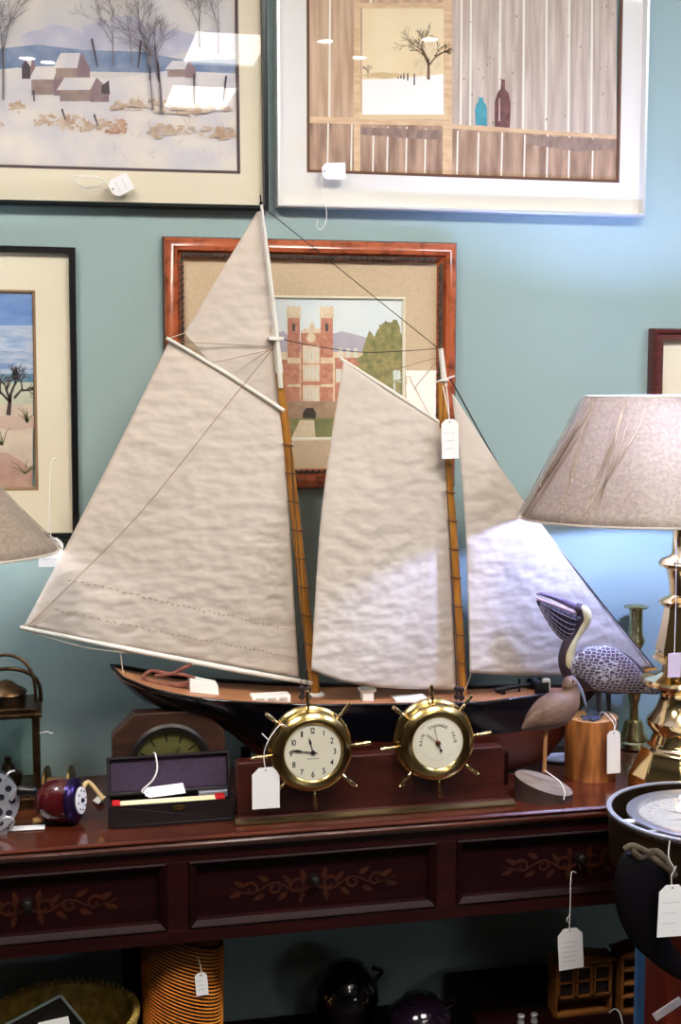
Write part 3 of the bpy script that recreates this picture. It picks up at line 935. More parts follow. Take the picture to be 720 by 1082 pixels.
# sails
def coons(top, right, bottom, left, Y, belly, sheet=0, ref=0):
    """edges as photo polylines: top and bottom run left to right, left and right run top to bottom"""
    def res(pl, t):
        n = len(pl) - 1
        i = min(int(t * n), n - 1)
        f_ = t * n - i
        return Vector((pl[i][0] + (pl[i + 1][0] - pl[i][0]) * f_, pl[i][1] + (pl[i + 1][1] - pl[i][1]) * f_))
    top, right, bottom, left = [smooth_pts(e, 8) if len(e) > 2 else [e[0], e[1]] for e in (top, right, bottom, left)]
    def fn(u, v):
        t_, b2, l, r = res(top, u), res(bottom, u), res(left, v), res(right, v)
        q = t_ * (1 - v) + b2 * v + l * (1 - u) + r * u - (Vector(top[0]) * (1 - u) * (1 - v) + Vector(top[-1]) * u * (1 - v) + Vector(bottom[0]) * (1 - u) * v + Vector(bottom[-1]) * u * v)
        bl = belly * (math.sin(PI * u) ** .8) * (math.sin(PI * min(.98, v * .85 + .08)))
        return P(q.x, q.y, Y - bl + sheet * (P(q.x, 600, BY).x - ref))
    return fn
def sail(name, top, right, bottom, left, Y, belly, sheet=0, ref=0):
    return MB().grid(coons(top, right, bottom, left, Y, belly, sheet, ref), 44, 44).build(name, m_sail, S, smooth=180, solid=.0007)
ms = sail('mainsail', [(179, 360), (238, 396), (299, 436)], [(299, 436), (307, 570), (316, 716)], [(25, 662), (150, 688), (250, 706), (316, 718)], [(179, 360), (110, 500), (25, 662)], BY, .022)
fs = sail('foresail', [(363, 382), (415, 417), (470, 452)], [(470, 452), (476, 590), (482, 729)], [(329, 708), (365, 721), (410, 727), (482, 729)], [(363, 382), (340, 540), (329, 708)], BY, .02, .30, P(478, 600, BY).x)
sail('gaff_topsail', [(272, 224), (275, 223)], [(275, 223), (286, 310), (294, 402), (297, 434)], [(195, 352), (226, 388), (262, 412), (297, 434)], [(272, 224), (232, 290), (195, 352)], BY + .008, .01)
sail('jib', [(478, 416), (480, 418)], [(480, 418), (540, 510), (610, 603), (691, 706)], [(497, 711), (560, 714), (630, 712), (691, 706)], [(478, 416), (491, 540), (497, 711)], BY + .006, .012, .32, P(560, 600, BY).x)
b = MB()                                            # reef stitching
fn = coons([(179, 360), (238, 396), (299, 436)], [(299, 436), (307, 570), (316, 716)], [(25, 662), (150, 688), (250, 706), (316, 718)], [(179, 360), (110, 500), (25, 662)], BY, .022)
for v0 in (.80, .90):
    b = MB()
    for i in range(46):
        u = .08 + i * .02
        b.tube([fn(u, v0 + random.uniform(-.004, .004)) + Vector((0, -.0012, 0)), fn(u + .008, v0 + random.uniform(-.004, .004)) + Vector((0, -.0012, 0))], .0006, 4)
    b.build('reef_stitching', m_tan, ms)
# rigging
def rig(name, pts, r, m, sag=None):
    pp = [P(x, y, Y) for x, y, Y in pts]
    return MB().tube(smooth_pts(pp, 6) if len(pp) > 2 else pp, r, 6).build(name, m, S, smooth=60)
rig('triatic_stay', [(277, 218, BY - .009), (462, 367, BY)], .0008, m_line)
rig('spring_stay', [(292, 357, BY), (330, 365, BY), (380, 372, BY), (425, 371, BY), (464, 368, BY)], .0008, m_line)
rig('forestay', [(476, 400, BY), (540, 512, BY + .002), (610, 604, BY + .033), (693, 707, BY + .08)], .0013, m_line)
rig('peak_halyard', [(288, 366, BY - .004), (184, 361, BY - .008)], .0007, m_tan)
rig('peak_halyard', [(289, 369, BY - .004), (222, 384, BY - .01)], .0006, m_tan)
rig('peak_halyard', [(290, 366, BY - .004), (248, 394, BY - .012)], .0006, m_tan)
rig('topping_lift', [(289, 368, BY - .012), (240, 428, BY - .034), (150, 540, BY - .034), (70, 622, BY - .014), (30, 661, BY - .01)], .0007, m_tan)
rig('peak_halyard', [(464, 377, BY), (393, 398, BY - .008)], .0007, m_tan)
rig('peak_halyard', [(463, 380, BY), (436, 413, BY - .008)], .0006, m_tan)
rig('topsail_sheet', [(195, 352, BY + .006), (180, 357, BY - .006)], .0007, m_twine)
rig('main_sheet', [(127, 688, BY - .006), (129, 703, BY), (131, 714, BY)], .0009, m_twine)
rig('boom_lashing', [(26, 666, BY - .006), (90, 684, BY - .006), (150, 691, BY - .006)], .0007, m_twine)
rig('boom_lashing', [(23, 661, BY - .004), (45, 650, BY - .003), (60, 628, BY - .003)], .0007, m_twine)
rig('outhaul', [(24, 662, BY - .006), (40, 658, BY - .006), (58, 640, BY - .006)], .0006, m_twine)
for x0, y0, x1, y1, Yb in ((290, 362, 319, 742, BY - .06), (290, 362, 326, 742, BY - .062)):
    rig('shroud', [(307, 470, BY - .02), ((307 + x1) / 2 + 1, 610, BY - .045), (x1, y1, Yb)], .0008, m_line)
for x1 in (483, 487):
    rig('shroud', [(470, 470, BY - .02), (478, 610, BY - .04), (x1, 742, BY - .055)], .0008, m_line)
m_dead = M('deadeye_brown', (44, 30, 30), .5)
for x1, y1, Yb in ((319, 736, BY - .06), (326, 737, BY - .062), (483, 736, BY - .055), (488, 737, BY - .055)):
    b = MB()
    c1 = P(x1, y1, Yb)
    b.ball(c1 + Vector((0, 0, .014)), .006, 10, 0, (1, .5, 1))
    b.ball(c1, .006, 10, 0, (1, .5, 1))
    b.tube([c1, c1 + Vector((0, 0, .014))], .003, 6)
    b.build('deadeye', m_dead, S, smooth=60)
rig('jib_sheet', [(498, 712, BY), (492, 728, BY - .01), (484, 740, BY - .03)], .0009, m_twine)
rig('tackle', [(468, 405, BY - .012), (466, 440, BY - .012)], .0012, m_spar)
rig('bowsprit', [(600, 727, BY), (650, 716, BY + .045), (694, 707, BY + .082)], .0042, m_spar)
b = MB()
c1 = P(334, 736, BY)
b.lathe([(.016, -.008), (.016, .004), (.012, .008)], c1, n=16)
c1 = P(490, 742, BY)
b.lathe([(.015, -.008), (.015, .004), (.012, .008)], c1, n=16)
b.build('mast_collars', m_white, S, smooth=40)

# ------------------------------------------------------------------ clock and barometer desk set
m_stand_wood = M('stand_mahogany', (72, 28, 18), .35, rgb2=(54, 18, 13), scale=8, stretch=(1.5, 8, 10), coat=.2)
K = thing('desk_clock_barometer_set', (P(390, 830, 2.1).x, 2.11, ZT), 'brass wheel clock and matching barometer mounted on one mahogany desk stand', 'clock')
xl, xr = PZ(250, 872, ZT).x, PZ(537, 845, ZT).x
b = MB()
zt1 = P(252, 806, 2.108).z
zt2 = zt1
b.prism([(xl + .004, 2.106, ZT + .01), (xr - .012, 2.106, ZT + .01), (xr - .012, 2.106, zt1 - .008), (xr - .018, 2.106, zt1), (xl + .008, 2.106, zt1), (xl + .004, 2.106, zt1 - .004)], (0, .03, 0))
b.build('stand_board', m_stand_wood, K, bevel=.002)
b = MB()
b.box(xl, xr, 2.096, 2.15, ZT, ZT + .0105)
b.build('stand_base', m_stand_wood, K, bevel=.002)
b = MB()
b.prism([(xl - .002, 2.086, ZT + .001), (xl - .002, 2.086, ZT + .004), (xl - .002, 2.098, ZT + .009), (xl - .002, 2.098, ZT + .001)], (xr - xl + .004, 0, 0))
b.build('brass_strip', M('dull_brass_strip', (124, 104, 72), .35, .9), K)
def instrument(px, py, R, rd, rot, dial_name):
    yf = 2.064
    c = P(px, py, yf)
    b = MB()
    ax = (0, -1, 0)
    o = (c.x, 2.108, c.z)
    b.lathe([(R * .2, 0), (R * 1.03, 0), (R * 1.05, .004), (R * 1.05, .012), (R * 1.0, .015), (R * .93, .017), (R * .93, .024), (R * .96, .027), (R * .98, .033), (R * .97, .037), (R * .9, .0415), (R * .82, .044), (R * .74, .0425), (rd * 1.06, .0405), (rd * 1.02, .0395), (rd, .038)], o, ax, 64, cap=False)
    case = b.build('instrument_case', m_brass, K, smooth=35)
    MB().lathe([(.0005, .0385), (rd * 1.01, .0385), (rd * 1.01, .034)], o, ax, 48, cap=False).build('dial', m_dial, case)
    MB().lathe([(.0005, .0425), (rd * .6, .0422), (rd * 1.04, .0408)], o, ax, 48, cap=False).build('glass', m_glass, case, smooth=180)
    for k in range(8):
        a_ = rot + k * PI / 4
        d = Vector((math.cos(a_), 0, math.sin(a_)))
        b = MB()
        o2 = Vector((c.x, 2.081, c.z))
        k0 = R * .92
        b.lathe([(.0024, 0), (.0024, R * .16), (.0036, R * .2), (.0026, R * .24), (.0032, R * .34), (.0042, R * .44), (.0028, R * .52), (.0036, R * .55), (.001, R * .58)], o2 + d * k0, d, 10)
        b.build('wheel_handle', m_brass_bright, case, smooth=50)
    return case, c
yd = 2.108 - .0388
case, c = instrument(331.5, 796, .0675, .0465, .07, 'clock')
b = MB()
for h in range(1, 13):
    a_ = PI / 2 - h * PI / 6
    put_text(b, str(h), (c.x + .0365 * math.cos(a_), c.z + .0365 * math.sin(a_)), 0, .0135, yd, .85, .02)
b.build('numerals', m_ink_black, case, fix=False)
b = MB()
for k in range(60):
    a_ = k * PI / 30
    l = .0022 if k % 5 else .003
    for r in (.0440,):
        b.tube([(c.x + r * math.cos(a_), yd, c.z + r * math.sin(a_)), (c.x + (r + l * .6) * math.cos(a_), yd, c.z + (r + l * .6) * math.sin(a_))], .00025, 4)
for k in range(9):
    b.box(c.x - .01 + k * .0023, c.x - .0084 + k * .0023, yd, yd + .0001, c.z - .0112, c.z - .0098)
b.build('minute_track', m_ink, case)
def hand(mb, c, a_, L, w_, Y, spade=False):
    d = Vector((math.cos(a_), 0, math.sin(a_)))
    n = Vector((-d.z, 0, d.x))
    o = Vector((c.x, Y, c.z))
    pts = [o - d * L * .18 - n * w_, o + d * L * .5 - n * w_ * .7]
    if spade:
        pts += [o + d * L * .55 - n * w_ * 2, o + d * L * .7 - n * w_ * 2.2, o + d * L, o + d * L * .7 + n * w_ * 2.2, o + d * L * .55 + n * w_ * 2]
    else:
        pts += [o + d * L * .75 - n * w_ * 1.3, o + d * L, o + d * L * .75 + n * w_ * 1.3]
    pts += [o + d * L * .5 + n * w_ * .7, o - d * L * .18 + n * w_]
    mb.prism(pts, (0, .0006, 0))
for nm, a_, L, sp, Y in (('hour_hand', PI / 2 - 11.5 * PI / 6, .026, True, yd - .001), ('minute_hand', PI / 2 - 46.6 * PI / 30, .038, True, yd - .0018)):
    b = MB()
    hand(b, c, a_, L, .0009, Y, sp)
    b.lathe([(.0036, 0), (.0036, .0012)], (c.x, Y + .0008, c.z), (0, -1, 0), 16)
    b.build(nm, m_ink_black, case)
case, c = instrument(464, 786, .0655, .043, .09, 'barometer')
b = MB()
for w_, a0 in (('RAIN', PI * .93), ('CHANGE', PI / 2), ('FAIR', PI * .09)):
    n = len(w_)
    for k, ch in enumerate(w_):
        a_ = a0 - (k - (n - 1) / 2) * (.2 if w_ == 'CHANGE' else .175)
        put_text(b, ch, (c.x + .030 * math.cos(a_), c.z + .030 * math.sin(a_)), a_ - PI / 2, .0074, yd)
b.build('lettering', m_ink_black, case, fix=False)
b = MB()
for k in range(44):
    a_ = PI * 1.12 - k * PI * 1.24 / 43
    r = .0385
    b.tube([(c.x + r * math.cos(a_), yd, c.z + r * math.sin(a_)), (c.x + (r + .0022) * math.cos(a_), yd, c.z + (r + .0022) * math.sin(a_))], .00025, 4)
for k in range(17):
    a_ = PI * 1.5 + (k - 8) * .11
    put_text(b, '-', (c.x + .0285 * math.cos(a_), c.z + .0285 * math.sin(a_)), a_ + PI / 2, .005, yd)
b.build('scale_marks', m_ink, case, fix=False)
b = MB()
hand(b, c, math.radians(103), .031, .0005, yd - .0012)
b.build('set_hand', m_brass_bright, case)
b = MB()
hand(b, c, math.radians(140), .028, .0006, yd - .002)
d = Vector((math.cos(math.radians(-68)), 0, math.sin(math.radians(-68))))
b.tube([Vector((c.x, yd - .002, c.z)), Vector((c.x, yd - .002, c.z)) + d * .014], .0008, 5)
b.lathe([(.0022, 0), (.0022, .001)], Vector((c.x, yd - .0015, c.z)) + d * .014, (0, -1, 0), 14)
b.build('needle', m_ink_black, case)
MB().lathe([(.0045, 0), (.004, .003), (.001, .004)], (c.x, yd, c.z), (0, -1, 0), 16).build('centre_knob', M('copper_knob', (160, 104, 70), .3, 1), case, smooth=60)

# ------------------------------------------------------------------ price tags
NT = [0]
def price_tag(label, o, R_, U_, w_, h, strings, lines=3, sr=.0008, group=None, notch=.25, name='price_tag', hole=True):
    """o = middle of the card's hole end; U_ points from the hole end to the far end, R_ across"""
    o, R_, U_ = Vector(o), Vector(R_).normalized(), Vector(U_).normalized()
    N = R_.cross(U_).normalized()
    if N.y > 0 and abs(N.y) > .3 or (abs(N.y) <= .3 and N.z < 0):
        N = -N
    t = thing(name, o + U_ * h, label, 'price tag', group)
    k = notch * w_
    pts = [o - R_ * (w_ / 2 - k), o + R_ * (w_ / 2 - k), o + R_ * w_ / 2 + U_ * k, o + R_ * w_ / 2 + U_ * h, o - R_ * w_ / 2 + U_ * h, o - R_ * w_ / 2 + U_ * k]
    b = MB()
    b.prism(pts, -N * .0006)
    card = b.build('card', m_card, t)
    if hole:
        b = MB()
        q = o + U_ * (.0045) + N * .0003
        b.poly([q + R_ * .0016 * math.cos(a_) + U_ * .0016 * math.sin(a_) for a_ in [i * PI / 6 for i in range(12)]])
        b.build('eyelet', m_ink, card, fix=False)
    if lines:
        b = MB()
        rnd = random.Random(NT[0])
        for i in range(lines):
            vv = h * (.34 + .52 * i / max(1, lines - .4))
            x = -w_ * .34
            while x < w_ * rnd.uniform(.15, .34):
                st = rnd.uniform(.0008, .0022)
                q = o + R_ * x + U_ * (vv + rnd.uniform(-.001, .001)) + N * .0004
                q2 = o + R_ * (x + st) + U_ * (vv + rnd.uniform(-.0016, .0016)) + N * .0004
                n = U_ * .00025
                b.poly([q - n, q2 - n, q2 + n, q + n])
                x += st + rnd.choice((0, 0, .0008))
        b.build('writing', m_ink, card, fix=False)
    for sp in strings:
        sp = [Vector(q) for q in sp]
        MB().tube(smooth_pts(sp, 6) if len(sp) > 2 else sp, sr, 6).build('string', m_string, t, smooth=60)
    NT[0] += 1
    return t
def hung(label, px, py, Y, wpx, hpx, ang, strings, lines=3, **k):
    """card hanging with its hole at photo place (px, py) at depth Y; sizes in photo px; ang tilts it"""
    o = P(px, py, Y)
    s = (P(px + 10, py, Y) - o).length / 10
    U_ = Vector((math.sin(ang), 0, -math.cos(ang)))
    R_ = Vector((math.cos(ang), 0, math.sin(ang)))
    return price_tag(label, o, R_, U_, wpx * s, hpx * s, [[P(*q) for q in st] for st in strings], lines, **k)
YG = WALL - .034
hung('white price tag lying on the snow village picture with crumpled string', 117, 201, YG, 19, 24, math.radians(118), [[(117, 200, YG), (104, 187, YG), (82, 188, YG - .003), (90, 198, YG - .004), (112, 191, YG), (90, 186, YG - .002), (76, 187, YG), (92, 200, YG), (114, 199, YG)]], 2)
hung('white price tag over the lower edge of the barn window print', 340.5, 181, YG, 17, 25, math.radians(93), [[(342, 181, YG), (340, 196, YG), (344, 216, YG), (345, 232, YG - .002), (340, 242, YG), (335, 240, YG), (336, 231, YG)]], 0)
hung('white price tag hanging below the rim of the left lampshade', 54, 568, 2.27, 26, 32, -.03, [[(54, 570, 2.27), (52, 540, 2.275), (54, 490, 2.29), (62, 484, 2.3)]], 3)
hung('white price tag tied to the head of the fore mast', 475.5, 443, 2.225, 18, 40, .03, [[(475, 445, 2.225), (474, 425, 2.235), (472, 408, 2.25)], [(476, 446, 2.225), (472, 425, 2.235), (468, 408, 2.25)]], 3)
hung('small white tag behind the main mast over the brick photograph', 303, 465, 2.30, 14, 18, 0, [[(303, 466, 2.3), (301, 455, 2.295), (299, 440, 2.285)]], 2)
hung('blank white price tag hanging left of the brass clock', 281, 811, 2.072, 29, 44, 0, [[(281, 814, 2.072), (279, 798, 2.07), (284, 782, 2.066), (296, 766, 2.062), (303, 768, 2.066)], [(284, 782, 2.066), (277, 775, 2.066)]], 0)
hung('white price tag hanging on the pelican log block', 649, 772, 2.165, 14, 43, .02, [[(649, 775, 2.17), (649, 765, 2.172), (643, 757, 2.185), (637, 752, 2.2), (634, 756, 2.21)], [(649, 775, 2.17), (651, 762, 2.172), (645, 754, 2.185)]], 0)
hung('white price tag hanging on string from the right drawer pull', 602.5, 981, 2.045, 26, 42, .06, [[(602, 984, 2.045), (603, 950, 2.045), (604, 923, 2.045), (609, 922, 2.048)], [(602, 975, 2.045), (599, 972, 2.043), (603, 966, 2.044)]], 5)
hung('white price tag hanging against the ribbed amber basket', 212, 1028, 2.1, 13, 25, .08, [[(213, 1030, 2.1), (212, 1020, 2.1), (209, 1010, 2.105), (210, 1003, 2.11)]], 3)
hung('large white price tag hanging from the brass compass rim', 711, 935, 1.733, 27, 52, -.03, [[(710, 938, 1.735), (710, 925, 1.735), (713, 918, 1.735), (707, 906, 1.735), (708, 888, 1.742)], [(710, 925, 1.735), (715, 915, 1.733)]], 3)
o = PZ(10, 875.5, ZT + .002)
price_tag('white price tag lying flat before the silver fly reel', o, (.05, 1, 0), (1, -.05, 0), .022, .056, [[o + Vector((.004, 0, .001)), o + Vector((-.01, .01, .008)), o + Vector((-.006, .025, .015)), o + Vector((.004, .006, .002))]], 0)
# ------------------------------------------------------------------ open instrument box
X0, X1, Y0, Y1 = .083, .287, 2.113, 2.172
m_case = M('dark_leatherette', (24, 9, 14), .5, rgb2=(18, 7, 11), scale=60)
m_velvet = M('purple_lining', (56, 38, 62), .8, rgb2=(46, 30, 52), scale=120)
BX = thing('instrument_box', ((X0 + X1) / 2, Y1, ZT), 'long dark case open on the table, lined in purple', 'box')
H = .038
b = MB()
b.box(X0, X1, Y0, Y1, ZT, ZT + .006)
for x0, x1, y0, y1 in ((X0, X1, Y0, Y0 + .004), (X0, X1, Y1 - .004, Y1), (X0, X0 + .004, Y0, Y1), (X1 - .004, X1, Y0, Y1)):
    b.box(x0, x1, y0, y1, ZT + .004, ZT + H)
b.build('case_base', m_case, BX, bevel=.0012)
ang = math.radians(14)
hy, hz_ = Y1 + .002, ZT + H
def lidp(u, d, v):
    """u along x, v up the lid, d depth towards the viewer"""
    return Vector((u, hy + v * math.sin(ang) - d * math.cos(ang), hz_ + v * math.cos(ang) + d * math.sin(ang)))
def lidbox(mb, u0, u1, d0, d1, v0, v1, m=0):
    v = [lidp(u, d, q) for u in (u0, u1) for d in (d0, d1) for q in (v0, v1)]
    mb.add(v, [(0, 1, 3, 2), (4, 6, 7, 5), (0, 4, 5, 1), (2, 3, 7, 6), (0, 2, 6, 4), (1, 5, 7, 3)], m)
LH = .062
b = MB()
lidbox(b, X0, X1, 0, .003, 0, LH)
for u0, u1, v0, v1 in ((X0, X1, 0, .004), (X0, X1, LH - .004, LH), (X0, X0 + .004, 0, LH), (X1 - .004, X1, 0, LH)):
    lidbox(b, u0, u1, 0, .014, v0, v1)
lid = b.build('lid', m_case, BX, bevel=.001)
b = MB()
lidbox(b, X0 + .0045, X1 - .0045, .003, .006, .0045, LH - .0045)
b.build('lining', m_velvet, lid, bevel=.001)
b = MB()
for x in (X0 + .035, X1 - .05):
    b.box(x, x + .022, Y1 - .006, Y1 + .001, ZT + H, ZT + H + .0022)
b.build('hinge', m_brass_old, BX)
b = MB()
xc = (X0 + X1) / 2 + .01
b.lathe([(.011, 0), (.010, .0015), (.004, .002)], (xc, Y0, ZT + H - .008), (0, -1, 0), 20, sy=.4)
b.build('clasp', m_brass_old, BX)
t = thing('measuring_rod', ((X0 + X1) / 2, 2.14, ZT + .025), 'cream rod with red ends lying inside the open case', 'rod')
m_red = M('red_enamel', (190, 24, 30), .4)
m_rod = M('cream_rod', (242, 228, 184), .5)
b = MB()
b.box(X0 + .018, X1 - .03, Y0 + .008, Y0 + .026, ZT + .014, ZT + H + .001)
b.build('shaft', m_rod, t, bevel=.002)
for x0, x1 in ((X0 + .005, X0 + .018), (X1 - .03, X1 - .014)):
    MB().box(x0, x1, Y0 + .007, Y0 + .027, ZT + .012, ZT + H + .003).build('end_cap', m_red, t, bevel=.002)
t = MB().box(X1 - .055, X1 - .006, Y1 - .022, Y1 - .014, ZT + .03, ZT + H + .003).build('steel_rule', m_steel, None, bevel=.001)
tag(t, 'short steel bar at the right end of the open case', 'ruler')
o = PZ(153, 838, ZT + H + .006)
price_tag('white price tag lying across the open case, its string over the lid', o, (-.1, 1, .42), (1, .06, .05), .026, .066,
          [[o, Vector((o.x - .004, 2.158, ZT + H + .010)), lidp(o.x + .014, .02, .022), lidp(o.x + .022, .018, .04), lidp(o.x + .02, .016, LH + .001), lidp(o.x + .018, .0, LH + .003)]], 0, sr=.0013)
t = MB().prism([PZ(98, 846, ZT + .003), PZ(106, 839, ZT + .003), PZ(112, 842, ZT + .01), PZ(104, 850, ZT + .006)], (0, 0, .0006)).build('price_tag', m_card)
tag(t, 'small white tag standing between the maroon reel and the open case', 'price tag')

# ------------------------------------------------------------------ octagonal mantel clock under the stern
OY0 = 2.214
c = P(179, 796, OY0)
G = thing('mantel_clock', (c.x, OY0 + .015, ZT), 'brown chamfered wooden mantel clock with a dark dial under the ship stern', 'clock')
m_oct = M('oak_hull_shaded', (64, 34, 18), .5, rgb2=(42, 21, 11), scale=14, stretch=(1, 1, 5), coat=.2)  # case, bezel and dial colours darkened for the shade under the hull
cz, yo = ZT + .073, OY0
b = MB()
b.prism([(c.x + x, yo, ZT + z) for x, z in ((-.1, 0), (.1, 0), (.1, .012), (.096, .014), (.096, .125), (.058, .163), (-.058, .163), (-.096, .125), (-.096, .014), (-.1, .012))], (0, .034, 0))
cs = b.build('clock_case', m_oct, G, bevel=.0015)
b = MB()
b.lathe([(.056, 0), (.070, 0), (.072, .006), (.067, .010), (.059, .009), (.057, .003)], (c.x, yo, cz), (0, -1, 0), 48, cap=False)
b.build('bezel', M('dark_bezel', (34, 28, 26), .4, .4), cs, smooth=40)
b = MB()
b.lathe([(.0005, .001), (.059, .001)], (c.x, yo, cz), (0, -1, 0), 48, cap=False)
b.build('dial', M('green_gold_dial', (92, 90, 48), .35, .5, rgb2=(136, 130, 76), scale=5), cs)
b = MB()
for k in range(12):
    a_ = k * PI / 6 + .1
    b.obox((c.x + .047 * math.cos(a_), yo - .0014, cz + .047 * math.sin(a_)), (.007 * math.cos(a_), 0, .007 * math.sin(a_)), (-.0012 * math.sin(a_), 0, .0012 * math.cos(a_)), (0, .0003, 0))
b.build('hour_marks', m_black, cs)
for hx, hz2, L2 in ((.5, .86, .034), (-.9, .44, .026)):
    b = MB()
    b.obox((c.x + hx * L2 / 2, yo - .003, cz + hz2 * L2 / 2), (hx * L2 / 2, 0, hz2 * L2 / 2), (-hz2 * .0008, 0, hx * .0008), (0, .0003, 0))
    b.build('hand', m_black, cs)

# ------------------------------------------------------------------ brass lantern
m_lb = M('lantern_brass', (112, 88, 62), .36, 1, rgb2=(74, 56, 40), scale=30)
c = P(8, 800, 2.30)
lx, ly = c.x, 2.30
LN = thing('ship_lantern', (lx, ly, ZT), 'square brass lantern with glass sides and wire handles at the left', 'lantern')
zt_l = P(20, 757, 2.26).z
hw = .056
b = MB()
b.box(lx - hw, lx + hw, ly - hw, ly + hw, ZT, ZT + .02)
b.box(lx - hw + .006, lx + hw - .006, ly - hw + .006, ly + hw - .006, ZT + .018, ZT + .03)
b.build('base', m_lb, LN, bevel=.002)
for sx in (-1, 1):
    for sy in (-1, 1):
        b = MB()
        x, y = lx + sx * (hw - .007), ly + sy * (hw - .007)
        b.box(x - .006, x + .006, y - .006, y + .006, ZT + .02, zt_l)
        b.build('corner_post', m_lb, LN, bevel=.0015)
b = MB()
b.box(lx - hw - .004, lx + hw + .004, ly - hw - .004, ly + hw + .004, zt_l, zt_l + .008)
b.box(lx - hw + .004, lx + hw - .004, ly - hw + .004, ly + hw - .004, zt_l + .006, zt_l + .016)
b.build('top_plate', m_lb, LN, bevel=.002)
b = MB()
zc_ = zt_l + .015
b.lathe([(.03, 0), (.033, .002), (.033, .016), (.036, .018), (.034, .022), (.02, .03), (.012, .037), (.004, .04), (.0005, .0405)], (lx, ly, zc_), n=32, cap=False)
ch = b.build('chimney', m_lb, LN, smooth=35)
b = MB()
for k in range(14):
    a_ = k * 2 * PI / 14
    b.obox((lx + .0332 * math.cos(a_), ly + .0332 * math.sin(a_), zc_ + .009), (.0006 * math.cos(a_), .0006 * math.sin(a_), 0), (-.0022 * math.sin(a_), .0022 * math.cos(a_), 0), (0, 0, .004))
b.build('vent_slots', m_black, ch)
for q, (rx, h_, tw) in enumerate(((.050, .088, .12), (.058, .062, -.1))):
    pts = []
    for k in range(21):
        a_ = PI * k / 20
        pts.append((lx + rx * math.cos(a_), ly - .01 + .03 * q + tw * .1 * math.sin(a_), zt_l + .01 + h_ * (math.sin(a_) ** .6)))
    MB().tube(pts, .0028 if q == 0 else .0036, 8).build('handle', m_lb, LN, smooth=60)
for nm, v in (('front', [(lx - hw + .01, ly - hw + .004), (lx + hw - .01, ly - hw + .004)]), ('side', [(lx + hw - .004, ly - hw + .01), (lx + hw - .004, ly + hw - .01)]), ('back', [(lx - hw + .01, ly + hw - .004), (lx + hw - .01, ly + hw - .004)])):
    (x0, y0), (x1, y1) = v
    MB().poly([(x0, y0, ZT + .025), (x1, y1, ZT + .025), (x1, y1, zt_l), (x0, y0, zt_l)]).build('glass_pane', m_lantern_glass, LN, fix=False)
b = MB()
b.lathe([(.022, .03), (.024, .05), (.012, .056), (.01, .066), (.006, .068), (.006, .078)], (lx, ly, ZT), n=20)
b.build('burner', m_lb, LN, smooth=40)
t = MB().tube([P(46, 774, 2.25), P(50, 773, 2.25), P(54, 775, 2.25), P(56, 774, 2.25)], .001, 6).tube([P(37, 775, 2.256), P(47, 774, 2.25)], .001, 6).build('string', m_string, LN, smooth=60)

# ------------------------------------------------------------------ fishing reels at the left
c = P(-14, 842, 2.13)
FR = thing('fly_fishing_reel', (c.x, 2.145, ZT), 'silver fly fishing reel with a perforated spool at the left edge', 'fishing reel')
fr_r = .052
cz = ZT + fr_r + .004
cx = c.x
cu = bpy.data.curves.new('spool', 'CURVE')          # perforated disc: filled curve with holes
cu.dimensions = '2D'
cu.fill_mode = 'BOTH'
cu.extrude = .0012
def circ(cx_, cy_, r):
    sp = cu.splines.new('POLY')
    n = 28
    sp.points.add(n - 1)
    for i in range(n):
        sp.points[i].co = (cx_ + r * math.cos(2 * PI * i / n), cy_ + r * math.sin(2 * PI * i / n), 0, 1)
    sp.use_cyclic_u = True
circ(0, 0, fr_r)
for k in range(12):
    circ(.040 * math.cos(k * PI / 6), .040 * math.sin(k * PI / 6), .0055)
for k in range(6):
    circ(.024 * math.cos(k * PI / 3 + .3), .024 * math.sin(k * PI / 3 + .3), .0078 if k % 2 else .0055)
o = bpy.data.objects.new('spool', cu)
C.objects.link(o)
dg = bpy.context.evaluated_depsgraph_get()
me = o.evaluated_get(dg).to_mesh()
b = MB()
ca, sa = math.cos(.18), math.sin(.18)
b.add([(cx + p_.co.x * ca + p_.co.z * sa, 2.118 + p_.co.x * sa + p_.co.z, cz + p_.co.y) for p_ in me.vertices], [tuple(q.vertices) for q in me.polygons])
o.evaluated_get(dg).to_mesh_clear()
bpy.data.objects.remove(o)
b.build('spool_plate', m_steel, FR)
b = MB()
b.lathe([(.02, .004), (fr_r * .97, .004), (fr_r * 1.02, .002), (fr_r * 1.02, .022), (fr_r * .95, .028), (.001, .028)], (cx, 2.118, cz), (-sa, ca, 0), 40, cap=False)
b.build('frame', M('gunmetal', (86, 88, 100), .35, .9), FR, smooth=35)
b = MB()
b.lathe([(.012, 0), (.012, -.006), (.006, -.008), (.0005, -.0085)], (cx, 2.116, cz), (-sa, ca, 0), 20, cap=False)
b.build('hub', m_steel, FR, smooth=40)
kx = P(20, 838, 2.1)
b = MB()
b.tube([(cx + .038, 2.122, cz + .002), (kx.x - .004, 2.115, kx.z)], .003, 8)
b.tube(smooth_pts([(cx - .01, 2.108, cz + .005), (cx + .02, 2.106, cz + .03), (cx + .035, 2.108, cz + .05), (cx + .045, 2.112, cz + .052)], 5), .0018, 6)
b.tube(smooth_pts([(cx + .012, 2.106, cz - .035), (cx + .03, 2.104, cz - .02), (cx + .042, 2.106, cz - .028), (cx + .034, 2.108, cz - .044)], 5), .0018, 6)
b.build('crank_arm', m_steel, FR, smooth=50)
b = MB()
b.lathe([(.003, 0), (.008, .002), (.010, .010), (.007, .018), (.0095, .026), (.006, .032), (.001, .033)], (kx.x - .004, 2.113, kx.z), (1, -.15, -.05), 18)
b.build('handle_knob', m_black, FR, smooth=50)
b = MB()
b.box(cx - .03, cx + .03, 2.125, 2.15, ZT, ZT + .006)
b.build('foot', m_steel, FR, bevel=.001)

